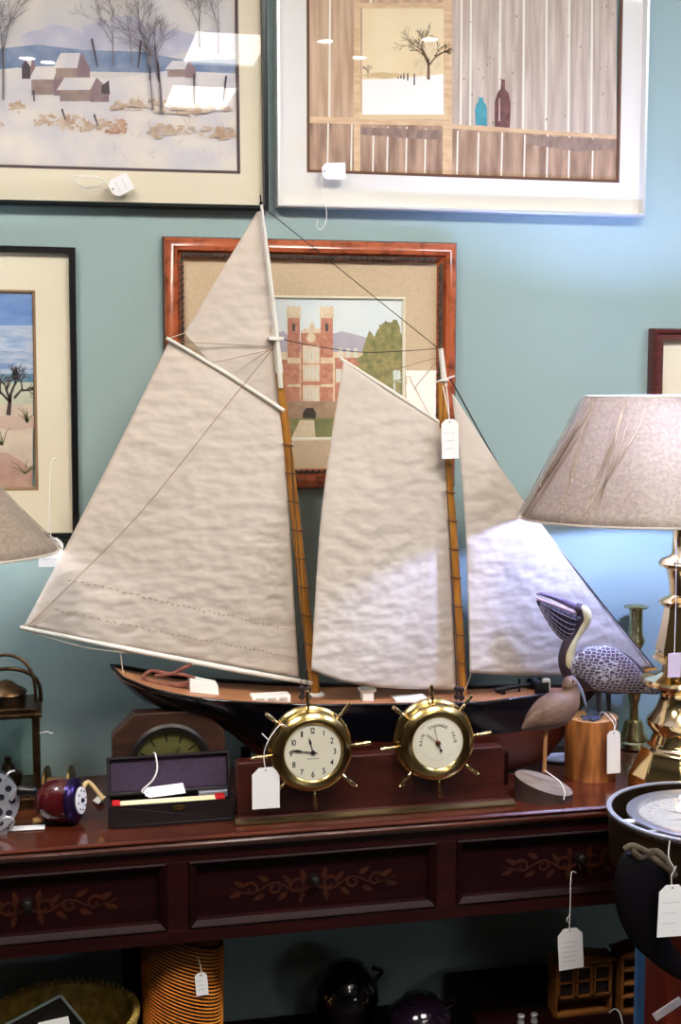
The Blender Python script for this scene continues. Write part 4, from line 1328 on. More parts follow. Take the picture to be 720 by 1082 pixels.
c = PZ(66, 872, ZT)
SP = thing('spincast_reel', (c.x, 2.175, ZT), 'round burgundy spincast fishing reel with a white side dial', 'fishing reel')
ctr = Vector((P(64, 846, 2.165).x, 2.165, P(64, 846, 2.165).z))
m_burg = M('burgundy_enamel', (70, 12, 18), .15, coat=.5)
m_viol = M('violet_metal', (52, 36, 80), .25, .8)
ax = Vector((1, -.42, .08)).normalized()
b = MB()
b.lathe([(.0005, -.042), (.011, -.041), (.024, -.034), (.032, -.022), (.0355, -.006), (.036, .01), (.0345, .02)], ctr, ax, 40, cap=False)
hd = b.build('nose_cone', m_burg, SP, smooth=60)
MB().lathe([(.002, -.045), (.006, -.0435), (.0065, -.0405)], ctr, ax, 16, cap=True).build('line_guide', m_steel, hd, smooth=50)
b = MB()
b.lathe([(.0345, .018), (.037, .02), (.037, .026), (.034, .03), (.026, .034), (.0005, .035)], ctr, ax, 40, cap=False)
b.build('side_cover', m_viol, SP, smooth=35)
b = MB()
b.lathe([(.022, .0345), (.022, .037), (.0005, .0375)], ctr, ax, 30, cap=False)
dl = b.build('side_dial', m_white, SP)
b = MB()
for k in range(8):
    a_ = k * PI / 4
    u = ax.cross(Vector((0, 0, 1))).normalized()
    v = u.cross(ax)
    b.ball(ctr + ax * .0378 + u * .016 * math.cos(a_) + v * .016 * math.sin(a_), .0014, 8)
b.ball(ctr + ax * .038, .004, 10)
b.build('dial_marks', m_viol, dl)
b = MB()
b.tube(smooth_pts([ctr + ax * .036 + Vector((0, .01, .01)), ctr + Vector((.045, .02, .022)), ctr + Vector((.062, .015, .004)), ctr + Vector((.07, .01, -.006))], 5), [.004] * 15 + [.006], 8)
b.build('crank', M('tan_bone', (196, 168, 118), .5), SP, smooth=50)
b = MB()
b.tube([ctr - Vector((0, 0, .03)), Vector((ctr.x, ctr.y, ZT + .004))], .007, 10)
b.box(ctr.x - .03, ctr.x + .03, ctr.y - .008, ctr.y + .008, ZT, ZT + .005)
b.build('reel_foot', m_black, SP, bevel=.001)
o = PZ(42, 864, ZT + .006)
price_tag('white price tag propped under the burgundy reel', PZ(44, 866, ZT + .004), (.1, 1, .15), (1, -.12, .0), .016, .036, [], 0, notch=.3, hole=False)
t = MB().lathe([(.0045, 0), (.0055, .003), (.0055, .022), (.0035, .025)], PZ(35, 868, ZT + .006), (1, .3, .02), 14).build('wooden_peg', M('peg_tan', (190, 140, 82), .5), None, smooth=50)
tag(t, 'small tan wooden peg lying left of the burgundy reel', 'peg')
c = PZ(61, 836, ZT)
SW = thing('line_spool', (c.x, 2.27, ZT), 'brass spool standing behind the burgundy reel', 'spool')
ctr = Vector((P(62, 822, 2.26).x, 2.26, ZT + .034))
ax = Vector((1, -.22, 0)).normalized()
MB().lathe([(.014, -.02), (.014, .02)], ctr, ax, 24).build('core', M('spool_line', (122, 96, 56), .7, rgb2=(92, 70, 40), scale=120), SW, smooth=50)
for s_ in (-1, 1):
    MB().lathe([(.006, s_ * .019), (.034, s_ * .019), (.0345, s_ * .021), (.033, s_ * .023), (.006, s_ * .0225)], ctr, ax, 36, cap=False).build('flange', m_brass_old, SW, smooth=40)

# ------------------------------------------------------------------ birds
m_sand = M('carved_brown', (120, 92, 78), .6, rgb2=(82, 60, 52), scale=26, stretch=(1, 1, 2), detail=6, bump=.3, bscale=70)
m_sand_d = M('carved_dark', (92, 68, 56), .6, rgb2=(116, 88, 72), scale=34, stretch=(1, 1, 3))
bY = 2.12
q3 = lambda x, y, Y: (P(x, y, Y).x, P(x, y, Y).z)
pxm = lambda x, y, Y: (P(x + 1, y, Y) - P(x, y, Y)).length
s_ = pxm(590, 760, bY)
SB = thing('shorebird_carving', (P(576, 840, bY).x, bY, ZT), 'carved brown shorebird with a long curved bill on a slanted log base', 'bird carving')
pts = [(551, 770, 1), (556, 768, 5), (566, 761, 12), (578, 754, 17), (590, 748, 18), (599, 740, 15), (603, 732, 10), (603, 726, 8), (602, 722, 8.5), (600, 717, 5), (599, 715, 1)]
pts = smooth_pts(pts, 3)
b = MB()
b.loft([q3(x, y, bY) for x, y, r in pts], [r * s_ for x, y, r in pts], [r * s_ * .85 for x, y, r in pts], bY, 18)
bd = b.build('body', m_sand, SB, remesh=.0016)
b = MB()
wp = smooth_pts([(552, 770, 1.2), (562, 763, 6), (574, 756, 10), (586, 748, 11), (594, 743, 7), (597, 741, 1)], 3)
b.loft([q3(x, y, bY - .013) for x, y, r in wp], [r * s_ for x, y, r in wp], [r * s_ * .42 for x, y, r in wp], bY - .0125, 14)
b.build('wing', m_sand_d, SB, smooth=60)
b = MB()
bp = smooth_pts([(603, 717), (609, 723), (615, 732), (619.5, 746)], 4)
b.tube([P(x, y, bY) for x, y in bp], [.0082 * (1 - i / len(bp) * .84) for i in range(len(bp))], 8)
b.build('bill', M('slate_bill', (118, 122, 142), .4), SB, smooth=60)
b = MB()
b.ball(P(606, 720, bY - .0125), .0022, 8)
b.build('eye', m_black, SB, smooth=60)
b = MB()
b.tube([P(577, 772, bY), P(575.5, 816, bY)], .0036, 10)
b.build('dowel', M('dowel_wood', (164, 112, 70), .5), SB, smooth=60)
b = MB()
cb = Vector((P(575, 830, bY).x, bY, ZT))
n = 40
Rb = .051
v = [(cb.x + Rb * math.cos(2 * PI * i / n), cb.y + Rb * .86 * math.sin(2 * PI * i / n), ZT) for i in range(n)]
v += [(cb.x + Rb * math.cos(2 * PI * i / n), cb.y + Rb * .86 * math.sin(2 * PI * i / n), ZT + .026 - .015 * math.cos(2 * PI * i / n) + .007 * math.sin(2 * PI * i / n)) for i in range(n)]
b.add(v, [(i, (i + 1) % n, n + (i + 1) % n, n + i) for i in range(n)] + [tuple(range(n))], 0)
b.add(v, [tuple(range(n, 2 * n))], 1)
b.build('log_base', [m_grey_log, m_grey_end], SB, smooth=40)
zt_ = lambda px, py: PZ(px, py, ZT + .025)
b = MB()
b.tube(smooth_pts([P(576, 814, bY - .004), P(584, 820, bY - .02), P(592, 826, bY - .033), P(597, 836, bY - .046), P(596, 845, bY - .05)], 5), .0011, 6)
b.build('string', m_string, SB, smooth=60)
o = PZ(596.5, 846, ZT + .001)
price_tag('white price tag seen edge-on in front of the shorebird log base', o, (0, 1, .25), (-1, -.02, 0), .02, .043, [], 0, hole=False)
t = MB().lathe([(.0005, .0008), (.026, .001), (.03, .004), (.031, .004), (.027, 0), (.0005, 0)], (PZ(577, 798, ZT).x + .02, 2.33, ZT), n=32, cap=False, sx=1.3).build('white_dish', m_white, None, smooth=50)
tag(t, 'small flat white dish between the shorebird and the pelican log', 'dish')

pY = 2.222
s_ = pxm(640, 700, pY)
PL = thing('pelican_carving', (P(626, 800, pY).x, pY, ZT), 'painted wooden pelican with open beak standing on a log block', 'bird carving')
def M_feather():
    m = M('pelican_plumage', (58, 44, 58), .45)
    nt = m.node_tree
    L = nt.links.new
    bs = nt.nodes['Principled BSDF']
    tc = nt.nodes.new('ShaderNodeTexCoord')
    mp = nt.nodes.new('ShaderNodeMapping')
    mp.inputs['Rotation'].default_value = (0, math.radians(-12), 0)
    mp.inputs['Scale'].default_value = (105, 60, 190)
    L(tc.outputs['Object'], mp.inputs[0])
    vo = nt.nodes.new('ShaderNodeTexVoronoi')
    vo.feature = 'DISTANCE_TO_EDGE'
    vo.inputs['Scale'].default_value = 1
    vo.inputs['Randomness'].default_value = .55
    L(mp.outputs[0], vo.inputs['Vector'])
    rp = nt.nodes.new('ShaderNodeValToRGB')
    rp.color_ramp.elements[0].position = .03
    rp.color_ramp.elements[0].color = col(206, 206, 214)
    rp.color_ramp.elements[1].position = .11
    rp.color_ramp.elements[1].color = col(84, 66, 84)
    L(vo.outputs['Distance'], rp.inputs[0])
    L(rp.outputs[0], bs.inputs['Base Color'])
    return m
m_feather = M_feather()
m_pel = M('pelican_body', (70, 54, 62), .5, rgb2=(54, 40, 50), scale=40)
body = smooth_pts([(600, 714, 3), (605, 711, 12), (614, 709, 19), (626, 707, 22), (640, 708, 23), (655, 712, 21), (668, 717, 16), (680, 723, 10), (691, 729, 5), (697, 732, 1.5)], 3)
neck = smooth_pts([(610, 716, 10), (603, 708, 10), (599, 697, 8.6), (600, 685, 7.2), (605, 673, 6.6), (611, 663, 6.8), (615, 654, 8), (614, 647, 8), (609, 643, 6), (605, 642, 2.5)], 3)
b = MB()
b.loft([q3(x, y, pY) for x, y, r in body], [r * s_ for x, y, r in body], [r * s_ * .8 for x, y, r in body], pY, 20)
b.loft([q3(x, y, pY) for x, y, r in neck], [r * s_ for x, y, r in neck], [r * s_ * .9 for x, y, r in neck], pY, 16)
b.build('body', m_pel, PL, remesh=.0016)
b = MB()
wg = smooth_pts([(604, 711, 3), (612, 706, 14), (626, 704, 21), (641, 707, 22), (656, 713, 18.5), (669, 719, 13), (681, 725, 7), (694, 732, 2)], 3)
b.loft([q3(x, y, pY - .014) for x, y, r in wg], [r * s_ for x, y, r in wg], [r * s_ * .5 for x, y, r in wg], pY - .0165, 18)
b.loft([q3(x, y, pY + .014) for x, y, r in wg], [r * s_ for x, y, r in wg], [r * s_ * .5 for x, y, r in wg], pY + .0165, 18)
b.build('wings', m_feather, PL, smooth=60)
b = MB()
nk = smooth_pts([(603, 712, 3), (601, 703, 7), (600, 692, 6.2), (603.5, 681, 5.2), (609, 670, 4.6), (614.5, 661, 5.4), (618, 653, 6.4), (616.5, 646, 6.2), (612, 642, 3.6)], 3)
b.loft([q3(x + .8, y, pY - .003) for x, y, r in nk], [r * s_ for x, y, r in nk], [r * s_ * 1.18 for x, y, r in nk], pY - .0022, 16)
b.build('neck_plumage', M('cream_plumage', (222, 210, 162), .55, rgb2=(206, 190, 140), scale=40), PL, smooth=60)
b = MB()
up = [(611, 643, 4), (598, 636.5, 3.0), (584, 631, 2.3), (572, 627.5, 1.7), (567.5, 627.5, .8)]
b.loft([q3(x, y, pY) for x, y, r in up], [r * s_ for x, y, r in up], [.0075, .006, .005, .0042, .002], pY, 12)
b.build('upper_beak', M('beak_violet', (92, 74, 104), .35, rgb2=(120, 104, 132), scale=20, stretch=(1, 1, 4)), PL, smooth=60)
b = MB()
lo_ = [(609, 648, 3.4), (596, 643, 2.4), (582, 638, 1.9), (570, 633.5, 1.3), (567.5, 632, .6)]
b.loft([q3(x, y, pY) for x, y, r in lo_], [r * s_ for x, y, r in lo_], [.0085, .0078, .0066, .005, .002], pY, 12)
b.build('lower_beak', M('beak_pink', (214, 186, 190), .4, rgb2=(190, 156, 164), scale=30), PL, smooth=60)
def pouch(u, v):
    """u from the tip to the throat along the jaw, v round the hanging bag"""
    top = Vector((568 + 44 * u, 634 + 17 * u))
    dep = 31 * (math.sin(PI * min(1, u * .62 + .02)) ** .9) * (1 if u < .8 else 1 - (u - .8) * 1.1)
    a_ = PI * v
    y = top.y + dep * math.sin(a_)
    x = top.x - 5 * math.sin(a_) * u
    c_ = P(x, y, pY)
    wv = (.011 * (u ** .6) + .001) * math.cos(a_)
    rib = .0009 * math.sin(u * 60 + v * 2)
    return Vector((c_.x, pY - wv - rib * (1 if v < .5 else -1), c_.z))
b = MB()
b.grid(pouch, 70, 16)
pm = M('pouch_slate', (38, 30, 46), .5)
b.build('pouch', pm, PL, smooth=180, solid=.001)
b = MB()
for k in range(7):
    v_ = .05 + k * .065
    b.tube([pouch(.06 + .84 * q / 24, v_) + Vector((0, -.0009, 0)) for q in range(25)], .0008, 5)
b.build('pouch_ribs', M('pouch_rib_pale', (150, 140, 156), .5), PL, smooth=60)
b = MB()
b.ball(P(613.5, 645.5, pY - .013), .0034, 10, 0, (1, .5, 1))
b.build('eye_patch', m_black, PL, smooth=60)
for x0, y0, x1, y1, dy in ((633, 728, 633, 752, -.008), (643, 728, 644, 751, .012)):
    b = MB()
    Yl = pY + dy
    top, ft = P(x0, y0, Yl), P(x1, y1, Yl)
    b.tube([top, top * .5 + ft * .5, ft], [.0062, .0042, .0036], 10)
    b.build('leg', M('leg_slate', (40, 36, 46), .4), PL, smooth=60)
LR, lcx, lcy = .048, P(625, 790, pY).x, pY
zl = P(625, 757, pY).z
for fx, fy, dx in ((P(628, 755, pY).x, pY - .02, -1), (P(640, 754, pY).x, pY + .012, -1)):
    b = MB()
    pts = [(fx + .006, fy), (fx - .004, fy - .012), (fx - .018, fy - .02), (fx - .022, fy - .01), (fx - .034, fy - .006), (fx - .028, fy + .004), (fx - .03, fy + .012), (fx - .012, fy + .01)]
    b.prism([(x, y, zl) for x, y in pts], (0, 0, .006))
    b.build('webbed_foot', M('foot_blue', (74, 82, 110), .35), PL, bevel=.0018)
b = MB()
n = 40
rr = [LR * (1 + .03 * math.sin(3 * 2 * PI * i / n + 1) + .015 * math.sin(7 * 2 * PI * i / n)) for i in range(n)]
v = [(lcx + rr[i] * math.cos(2 * PI * i / n), lcy + rr[i] * .95 * math.sin(2 * PI * i / n), z) for z in (ZT, ZT + .003, zl - .003, zl) for i in range(n)]
b.add(v, [(k * n + i, k * n + (i + 1) % n, (k + 1) * n + (i + 1) % n, (k + 1) * n + i) for k in range(3) for i in range(n)] + [tuple(range(n))], 0)
b.add(v, [tuple(range(3 * n, 4 * n))], 1)
b.build('log_block', [m_log, m_log_end], PL, smooth=40)

# ------------------------------------------------------------------ candlestick
c = PZ(670, 790, ZT)
cY = 2.374
cx = P(671, 720, cY).x
zz = lambda y: P(671, y, cY).z
s_ = pxm(671, 720, cY)
CS = thing('brass_candlestick', (cx, cY, ZT), 'tarnished brass candlestick between the pelican and the lamp', 'candlestick')
b = MB()
b.lathe([(15 * s_, ZT), (17 * s_, ZT + .004), (16 * s_, ZT + .014), (14 * s_, ZT + .017), (14 * s_, ZT + .024), (11 * s_, ZT + .034), (9.5 * s_, ZT + .05), (8 * s_, ZT + .056), (5 * s_, zz(762)), (4 * s_, zz(745)), (6.5 * s_, zz(735)), (8 * s_, zz(725)), (6 * s_, zz(715)), (3.6 * s_, zz(700)), (3.4 * s_, zz(692)), (5.5 * s_, zz(686)), (9 * s_, zz(679)), (9 * s_, zz(675)), (7 * s_, zz(671)), (6.4 * s_, zz(660)), (6.6 * s_, zz(645))], (cx, cY, 0), n=8 * 4)
b.build('stem', m_brass_green, CS, smooth=35)
b = MB()
b.lathe([(5.5 * s_, zz(650)), (6.6 * s_, zz(645)), (7 * s_, zz(643.6)), (12 * s_, zz(641.8)), (12 * s_, zz(640.6)), (6 * s_, zz(642.6)), (5.5 * s_, zz(652)), (.0005, zz(652))], (cx, cY, 0), n=32, cap=False)
b.build('drip_pan', m_brass_green, CS, smooth=35)

# ------------------------------------------------------------------ table lamps
def lamp(label, cx, cY, zrim, ztop, rx, ry, tx, ty, L_, px=None, wrapseed=0, zb=None):
    t = thing('table_lamp', (cx, cY, ZT), label, 'lamp')
    s_ = 1 / 593.0
    zs = (lambda y: P(718, y, cY).z) if px else (lambda y: P(718, y, 2.175).z)
    base = [(51, 828), (51, 820), (44, 803), (41, 797), (39, 793), (38, 790), (33, 787), (31, 782)]
    b = MB()
    pr = [(r * s_, max(ZT, zs(y))) for r, y in base]
    pr[0] = (51 * s_, ZT)
    b.lathe(pr, (cx, cY, 0), n=8, rot=PI / 8)
    b.build('base', m_brass_bright, t, bevel=.0025, smooth=30)
    body = [(30, 784), (27, 777), (26, 774), (33, 765), (33.5, 760), (29, 755), (24, 748), (20, 738), (20, 731), (24, 726), (39, 722), (41, 719), (39, 716), (24, 713), (19, 710), (19, 702), (24, 699), (29, 696), (28, 692)]
    MB().lathe([(r * s_, zs(y)) for r, y in body], (cx, cY, 0), n=40).build('lower_column', m_brass_bright, t, smooth=40)
    v8 = [(25, 692), (26, 686), (22, 668), (19, 650), (18, 643), (18, 640)]
    MB().lathe([(r * s_, zs(y)) for r, y in v8], (cx, cY, 0), n=8, rot=PI / 8).build('faceted_column', m_brass_bright, t, bevel=.0008)
    up = [(18, 641), (23, 638), (24, 635), (20, 632), (14, 630), (12.5, 628), (14, 615), (16.5, 602), (18, 600), (24, 598), (25, 595), (22, 591), (14, 588), (11.5, 585), (11, 560), (12, 558), (12, 553)]
    MB().lathe([(r * s_, zs(y)) for r, y in up], (cx, cY, 0), n=40).build('upper_column', m_brass_bright, t, smooth=40)
    zb = zb or zrim + .085
    n = 72
    def shade_mesh(mb, g, wob=0):
        rnd = random.Random(wrapseed)
        ph = [rnd.uniform(0, 6.28) for _ in range(4)]
        for k in range(13):
            f_ = k / 12
            for i in range(n):
                a_ = 2 * PI * i / n
                d = g + wob * (math.sin(9 * a_ + ph[0] + f_) + .6 * math.sin(17 * a_ + ph[1] + 2 * f_) + .5 * math.sin(5 * a_ + ph[2])) * (.3 + .7 * (1 - abs(2 * f_ - 1)))
                mb.v.append((cx + ((rx * (1 - f_) + tx * f_) + d) * math.cos(a_), cY + ((ry * (1 - f_) + ty * f_) + d) * math.sin(a_), zrim + (ztop - zrim) * f_))
        mb.f += [(k * n + i, k * n + (i + 1) % n, (k + 1) * n + (i + 1) % n, (k + 1) * n + i) for k in range(12) for i in range(n)]
        mb.m += [0] * (12 * n)
    b = MB()
    shade_mesh(b, 0)
    sh = b.build('lampshade', m_shade, t, smooth=180, solid=.0012)
    b = MB()
    b.tube([(cx + (rx + .0005) * math.cos(2 * PI * i / n), cY + (ry + .0005) * math.sin(2 * PI * i / n), zrim) for i in range(n + 1)], .002, 6)
    b.tube([(cx + tx * math.cos(2 * PI * i / n), cY + ty * math.sin(2 * PI * i / n), ztop) for i in range(n + 1)], .002, 6)
    b.build('shade_rim', M('shade_tape', (206, 196, 186), .8), sh, smooth=60)
    b = MB()                                       # clear film: long slanting pleats over the cone
    rnd = random.Random(40 + wrapseed)
    folds = [(rnd.uniform(PI * .95, PI * 2.05), rnd.uniform(.012, .035), rnd.uniform(-.5, .35), rnd.uniform(.002, .006), rnd.uniform(-.2, .5)) for _ in range(20)]
    folds += [(rnd.uniform(0, PI), .03, rnd.uniform(-.3, .3), .004, 0) for _ in range(6)]
    nw = 420
    for k in range(25):
        f_ = k / 24
        for i in range(nw):
            a_ = 2 * PI * i / nw
            d = .0035 + .0012 * math.sin(7 * a_ + 3 * f_)
            for a0, wd, sl, hh, f0 in folds:
                u = (a_ - a0 - sl * (f_ - .5)) / wd
                if abs(u) < 3:
                    d += hh * math.exp(-abs(u) * 1.3) * max(0, min(1, 1.5 - abs(f_ - f0 - .3)))
            b.v.append((cx + ((rx * (1 - f_) + tx * f_) + d) * math.cos(a_), cY + ((ry * (1 - f_) + ty * f_) + d) * math.sin(a_), zrim + (ztop - zrim) * f_))
    b.f += [(k * nw + i, k * nw + (i + 1) % nw, (k + 1) * nw + (i + 1) % nw, (k + 1) * nw + i) for k in range(24) for i in range(nw)]
    b.m += [0] * (24 * nw)
    film = b.build('plastic_wrap', m_wrap, sh, smooth=180)
    for q in range(13):
        a0, sl = rnd.uniform(PI * 1.0, PI * 1.24), rnd.uniform(-.3, .5)
        f0, f1 = rnd.choice(((0, .5), (.02, .95), (.1, .8), (.3, 1)))
        pts = []
        for k in range(15):
            f_ = f0 + (f1 - f0) * k / 14
            a_ = a0 + sl * (f_ - .3) + .003 * math.sin(k * .5 + q)
            pts.append((cx + (rx * (1 - f_) + tx * f_ + .006) * math.cos(a_), cY + (ry * (1 - f_) + ty * f_ + .006) * math.sin(a_), zrim + (ztop - zrim) * f_))
        MB().tube(pts, [.0006 + .0026 * math.sin(PI * k / 14) * rnd.uniform(.6, 1) for k in range(15)], 8).build('film_pleat', m_pleat, sh, smooth=60)
    b = MB()
    for k in range(3):
        a_ = k * 2 * PI / 3 + .5
        b.tube([(cx + tx * math.cos(a_), cY + ty * math.sin(a_), ztop), (cx, cY, ztop - .01)], .0016, 6)
    b.tube([(cx, cY, zs(556)), (cx, cY, zb - .03)], .004, 8)
    for s2 in (-1, 1):
        b.tube(smooth_pts([(cx, cY, zb - .05), (cx + s2 * .045, cY, zb - .01), (cx + s2 * .045, cY, zb + .06), (cx, cY, ztop - .01)], 6), .0016, 6)
    b.lathe([(.0005, .02), (.008, .014), (.006, .004), (.003, -.01)], (cx, cY, ztop), n=16)
    b.build('harp', m_brass_bright, t, smooth=60)
    MB().lathe([(.013, -.05), (.015, -.045), (.015, -.02), (.012, -.018)], (cx, cY, zb), n=20).build('socket', m_brass_old, t, smooth=40)
    MB().ball((cx, cY, zb), .021, 16, 0, (1, 1, 1.15)).build('bulb', L_, t, smooth=60)
    return t
lY = 2.125
lcx_ = P(719, 700, lY).x
zr = P(556, 549, lY).z
zt2 = P(640, 419, lY).z
m_bulb_r = M_emit('bulb_right', BULB_COL, BULB_R)
m_bulb_l = M_emit('bulb_left', (.8, .88, 1), BULB_L)
lamp('brass column lamp with plastic-wrapped grey shade at the right edge', lcx_, lY, zr, zt2, lcx_ - P(556, 549, lY).x, .195, lcx_ - P(621, 419, lY).x, .085, m_bulb_r, px=1, zb=zr + .11)
zr = P(62, 580, 2.17).z
xr_ = P(62, 580, 2.17).x
lamp('brass lamp whose plastic-wrapped grey shade enters at the left edge', xr_ - .285, 2.17, zr, zr + .2, .285, .205, .10, .08, m_bulb_l, wrapseed=5, zb=zr + .10)
m_film = M_glass('tag_film', (.82, .78, .9), 1.5)
b = MB()
o = P(713, 703, lY - .09)
b.obox(o, (.012, 0, 0), (0, .0006, 0), (0, 0, .021))
t = thing('price_tag', o - Vector((0, 0, .02)), 'pale lilac tag hanging in front of the right lamp column', 'price tag')
b.build('card', M('lilac_card', (206, 190, 216), .5), t, bevel=.0004)
MB().tube([P(713, 692, lY - .09), P(714.5, 640, lY - .06), P(715, 590, lY - .03), P(715, 570, lY - .02)], .0006, 6).build('string', m_string, t, smooth=60)

# ------------------------------------------------------------------ compass on its stand, in front of the table at the right
kY = 1.885
kc = P(745, 858, kY)
KX, KR = kc.x, P(745, 858, kY).x - P(651, 850, kY).x
KZ = kc.z
CP = thing('ship_compass', (KX, kY, 0), 'round brass ship compass on a red-brown wooden stand at lower right', 'compass')
b = MB()
b.lathe([(KR * .55, -.085), (KR * .93, -.085), (KR * .97, -.08), (KR * .985, -.012), (KR * 1.005, -.008), (KR * 1.005, 0), (KR * .955, 0), (KR * .95, -.05), (KR * .5, -.06)], (KX, kY, KZ), n=64, cap=False)
b.build('outer_drum', M('drum_brown_brass', (96, 74, 52), .4, .9, rgb2=(64, 48, 36), scale=14), CP, smooth=35)
MB().lathe([(KR * .955, .0005), (KR * .955, .003), (KR * 1.005, .003), (KR * 1.005, -.003)], (KX, kY, KZ), n=64, cap=False).build('rim', m_steel, CP, smooth=35)
b = MB()
b.lathe([(KR * .70, -.035), (KR * .76, -.012), (KR * .80, -.006), (KR * .80, -.002), (KR * .72, .0), (KR * .68, -.002), (KR * .67, -.012)], (KX, kY, KZ), n=56, cap=False)
bw = b.build('bowl_ring', M('pale_bowl_metal', (200, 200, 206), .3, .85), CP, smooth=35)
MB().lathe([(.0005, -.0095), (KR * .69, -.0095)], (KX, kY, KZ), n=48, cap=False).build('compass_card', M('card_grey', (186, 182, 176), .6), bw)
b = MB()
for k in range(32):
    a_ = k * PI / 16
    l = .012 if k % 4 == 0 else .006
    r = KR * .56
    b.obox((KX + r * math.cos(a_), kY + r * math.sin(a_), KZ - .0093), (l / 2 * math.cos(a_), l / 2 * math.sin(a_), 0), (-.0006 * math.sin(a_), .0006 * math.cos(a_), 0), (0, 0, .0001))
for k in range(8):
    a_ = k * PI / 4
    b.poly([(KX + r_ * math.cos(a_ + d_), kY + r_ * math.sin(a_ + d_), KZ - .0092) for r_, d_ in ((KR * .44, 0), (KR * .1, .35), (.0, 0), (KR * .1, -.35))])
b.build('compass_rose', m_ink, bw, fix=False)
MB().lathe([(.0005, -.003), (KR * .69, -.003)], (KX, kY, KZ), n=48, cap=False).build('glass', m_glass, bw)
b = MB()
for s2 in (-1, 1):
    MB().tube([(KX + s2 * KR * .78, kY, KZ - .008), (KX + s2 * KR * .97, kY, KZ - .008)], .006, 10).build('gimbal_pin', m_steel, CP, smooth=50)
b.tube([(KX - KR * .72, kY - KR * .3, KZ - .01), (KX - KR * .88, kY - KR * .36, KZ - .006)], .005, 8)
b.build('gimbal_pin', m_steel, CP, smooth=50)
b = MB()
b.obox((KX - KR * .52, kY - KR * .84, KZ - .004), (.017, -.0098, 0), (.002, .0035, 0), (0, 0, .006))
b.build('hinge_lug', m_steel, CP, bevel=.001)
m_stand = M('stand_red_wood', (112, 36, 20), .45, rgb2=(86, 26, 16), scale=14, stretch=(4, 4, .6))
b = MB()
sxl = P(697, 1040, 1.87).x
sx = KX + .012
rcol = (sx - sxl) / math.cos(PI / 8)
b.lathe([(rcol * 1.5, 0), (rcol * 1.5, .03), (rcol * 1.15, .06), (rcol, .09), (rcol, KZ - .1), (rcol * 1.1, KZ - .085)], (sx, kY, 0), n=8, rot=PI / 8)
st_ = b.build('column', m_stand, CP, bevel=.003)
b = MB()
b.obox((P(708, 1034, kY - rcol).x, kY - rcol * .96, P(708, 1034, kY).z), (.022, 0, .012), (0, .002, 0), (-.003, 0, .005))
b.build('pale_band', M('pale_ribbon', (170, 160, 168), .6), CP)
# black powder horn hung by a knotted cord from the drum
hY = kY - KR * .82
hp = smooth_pts([(685, 901, 14), (684, 906, 25), (678, 930, 28), (677, 955, 25), (684, 982, 20), (698, 1004, 14), (716, 1022, 10), (742, 1040, 5)], 4)
s_ = pxm(690, 960, hY)
HN = thing('powder_horn', P(690, 1050, hY), 'large black curved horn hanging below the brass compass', 'horn')
b = MB()
b.loft([q3(x, y, hY) for x, y, r in hp], [r * s_ for x, y, r in hp], [r * s_ * .4 for x, y, r in hp], hY, 28)
b.build('horn', M('black_horn', (9, 5, 12), .6, spec=.15), HN, smooth=60)
b = MB()
mk = M('grey_cord', (96, 82, 62), .8, rgb2=(56, 44, 36), scale=60)
for pts in ([(660, 898), (668, 894), (682, 900), (692, 908), (706, 918), (714, 926)], [(668, 896), (676, 906), (684, 904), (690, 898)], [(684, 904), (694, 900), (704, 910), (712, 922)]):
    b.tube(smooth_pts([P(x, y, hY - .014) for x, y in pts], 5), .0055, 8, flat=((0, 1, 0), .6))
b.build('knotted_cord', mk, HN, smooth=60)

t = MB().box(P(672, 1040, 1.985).x, P(716, 1040, 1.985).x, 1.98, 1.992, 0, P(690, 984, 1.985).z).build('lit_wall_board', M('lit_wall_blue', (70, 118, 172), .6, rgb2=(60, 104, 158), scale=10), None, bevel=.002)  # added board, its blue stands in for a lit strip of wall
tag(t, 'added blue board standing in for lit wall behind the red-brown compass stand', 'board')

# ------------------------------------------------------------------ under the table
BZ = .28
t = thing('low_bench', (.2, 2.25, 0), 'low dark wooden bench under the console table holding baskets', 'bench')
MB().box(-.5, .70, 2.1, 2.4, BZ - .03, BZ).build('bench_top', m_mahog_dark, t, bevel=.003)
for x in (-.45, .65):
    for y in (2.13, 2.37):
        MB().box(x - .02, x + .02, y - .02, y + .02, 0, BZ - .03).build('leg', m_mahog_dark, t, bevel=.002)
# ribbed basket, leaning
gY = 2.17
cb = P(196, 1040, gY)
s_ = pxm(196, 1040, gY)
BR = 42 * s_
b = MB()
ax = Vector((.05, .0, 1)).normalized()
hgt = .572 - BZ
prof = []
nr = 46
for k in range(nr * 4 + 1):
    f_ = k / (nr * 4)
    prof.append((BR * (.93 + .07 * f_) + .0035 * math.sin(2 * PI * k / 4), f_ * hgt))
tl = .42
o = Vector((cb.x - .005, gY, BZ))
nn = 40
v = []
for r, h in prof:
    for j in range(nn):
        a_ = 2 * PI * j / nn
        x = r * math.cos(a_)
        v.append((o.x + x, o.y + r * math.sin(a_), max(BZ + .0, o.z + h - x * tl * min(1, h / .05) )))
k = len(prof)
b.add(v, [(i * nn + j, i * nn + (j + 1) % nn, (i + 1) * nn + (j + 1) % nn, (i + 1) * nn + j) for i in range(k - 1) for j in range(nn)] + [tuple(range(nn)), tuple(range((k - 1) * nn, k * nn))])
t = thing('ribbed_basket', (o.x, o.y, BZ), 'tall amber coiled basket with slanting ribs under the table', 'basket')
b.build('coiled_body', m_amber, t, smooth=60)
b = MB()
for ri in range(0, nr):
    hh = (ri + .75) / nr * hgt
    if hh < .06:
        continue
    b.tube([(o.x + (BR * (.93 + .07 * hh / hgt) - .001) * math.cos(a_), o.y + (BR * (.93 + .07 * hh / hgt) - .001) * math.sin(a_), o.z + hh - BR * math.cos(a_) * tl) for a_ in [q * PI / 16 for q in range(33)]], .0032, 5)
b.build('dark_binding', M('binding_dark', (54, 26, 10), .7), t, smooth=60)
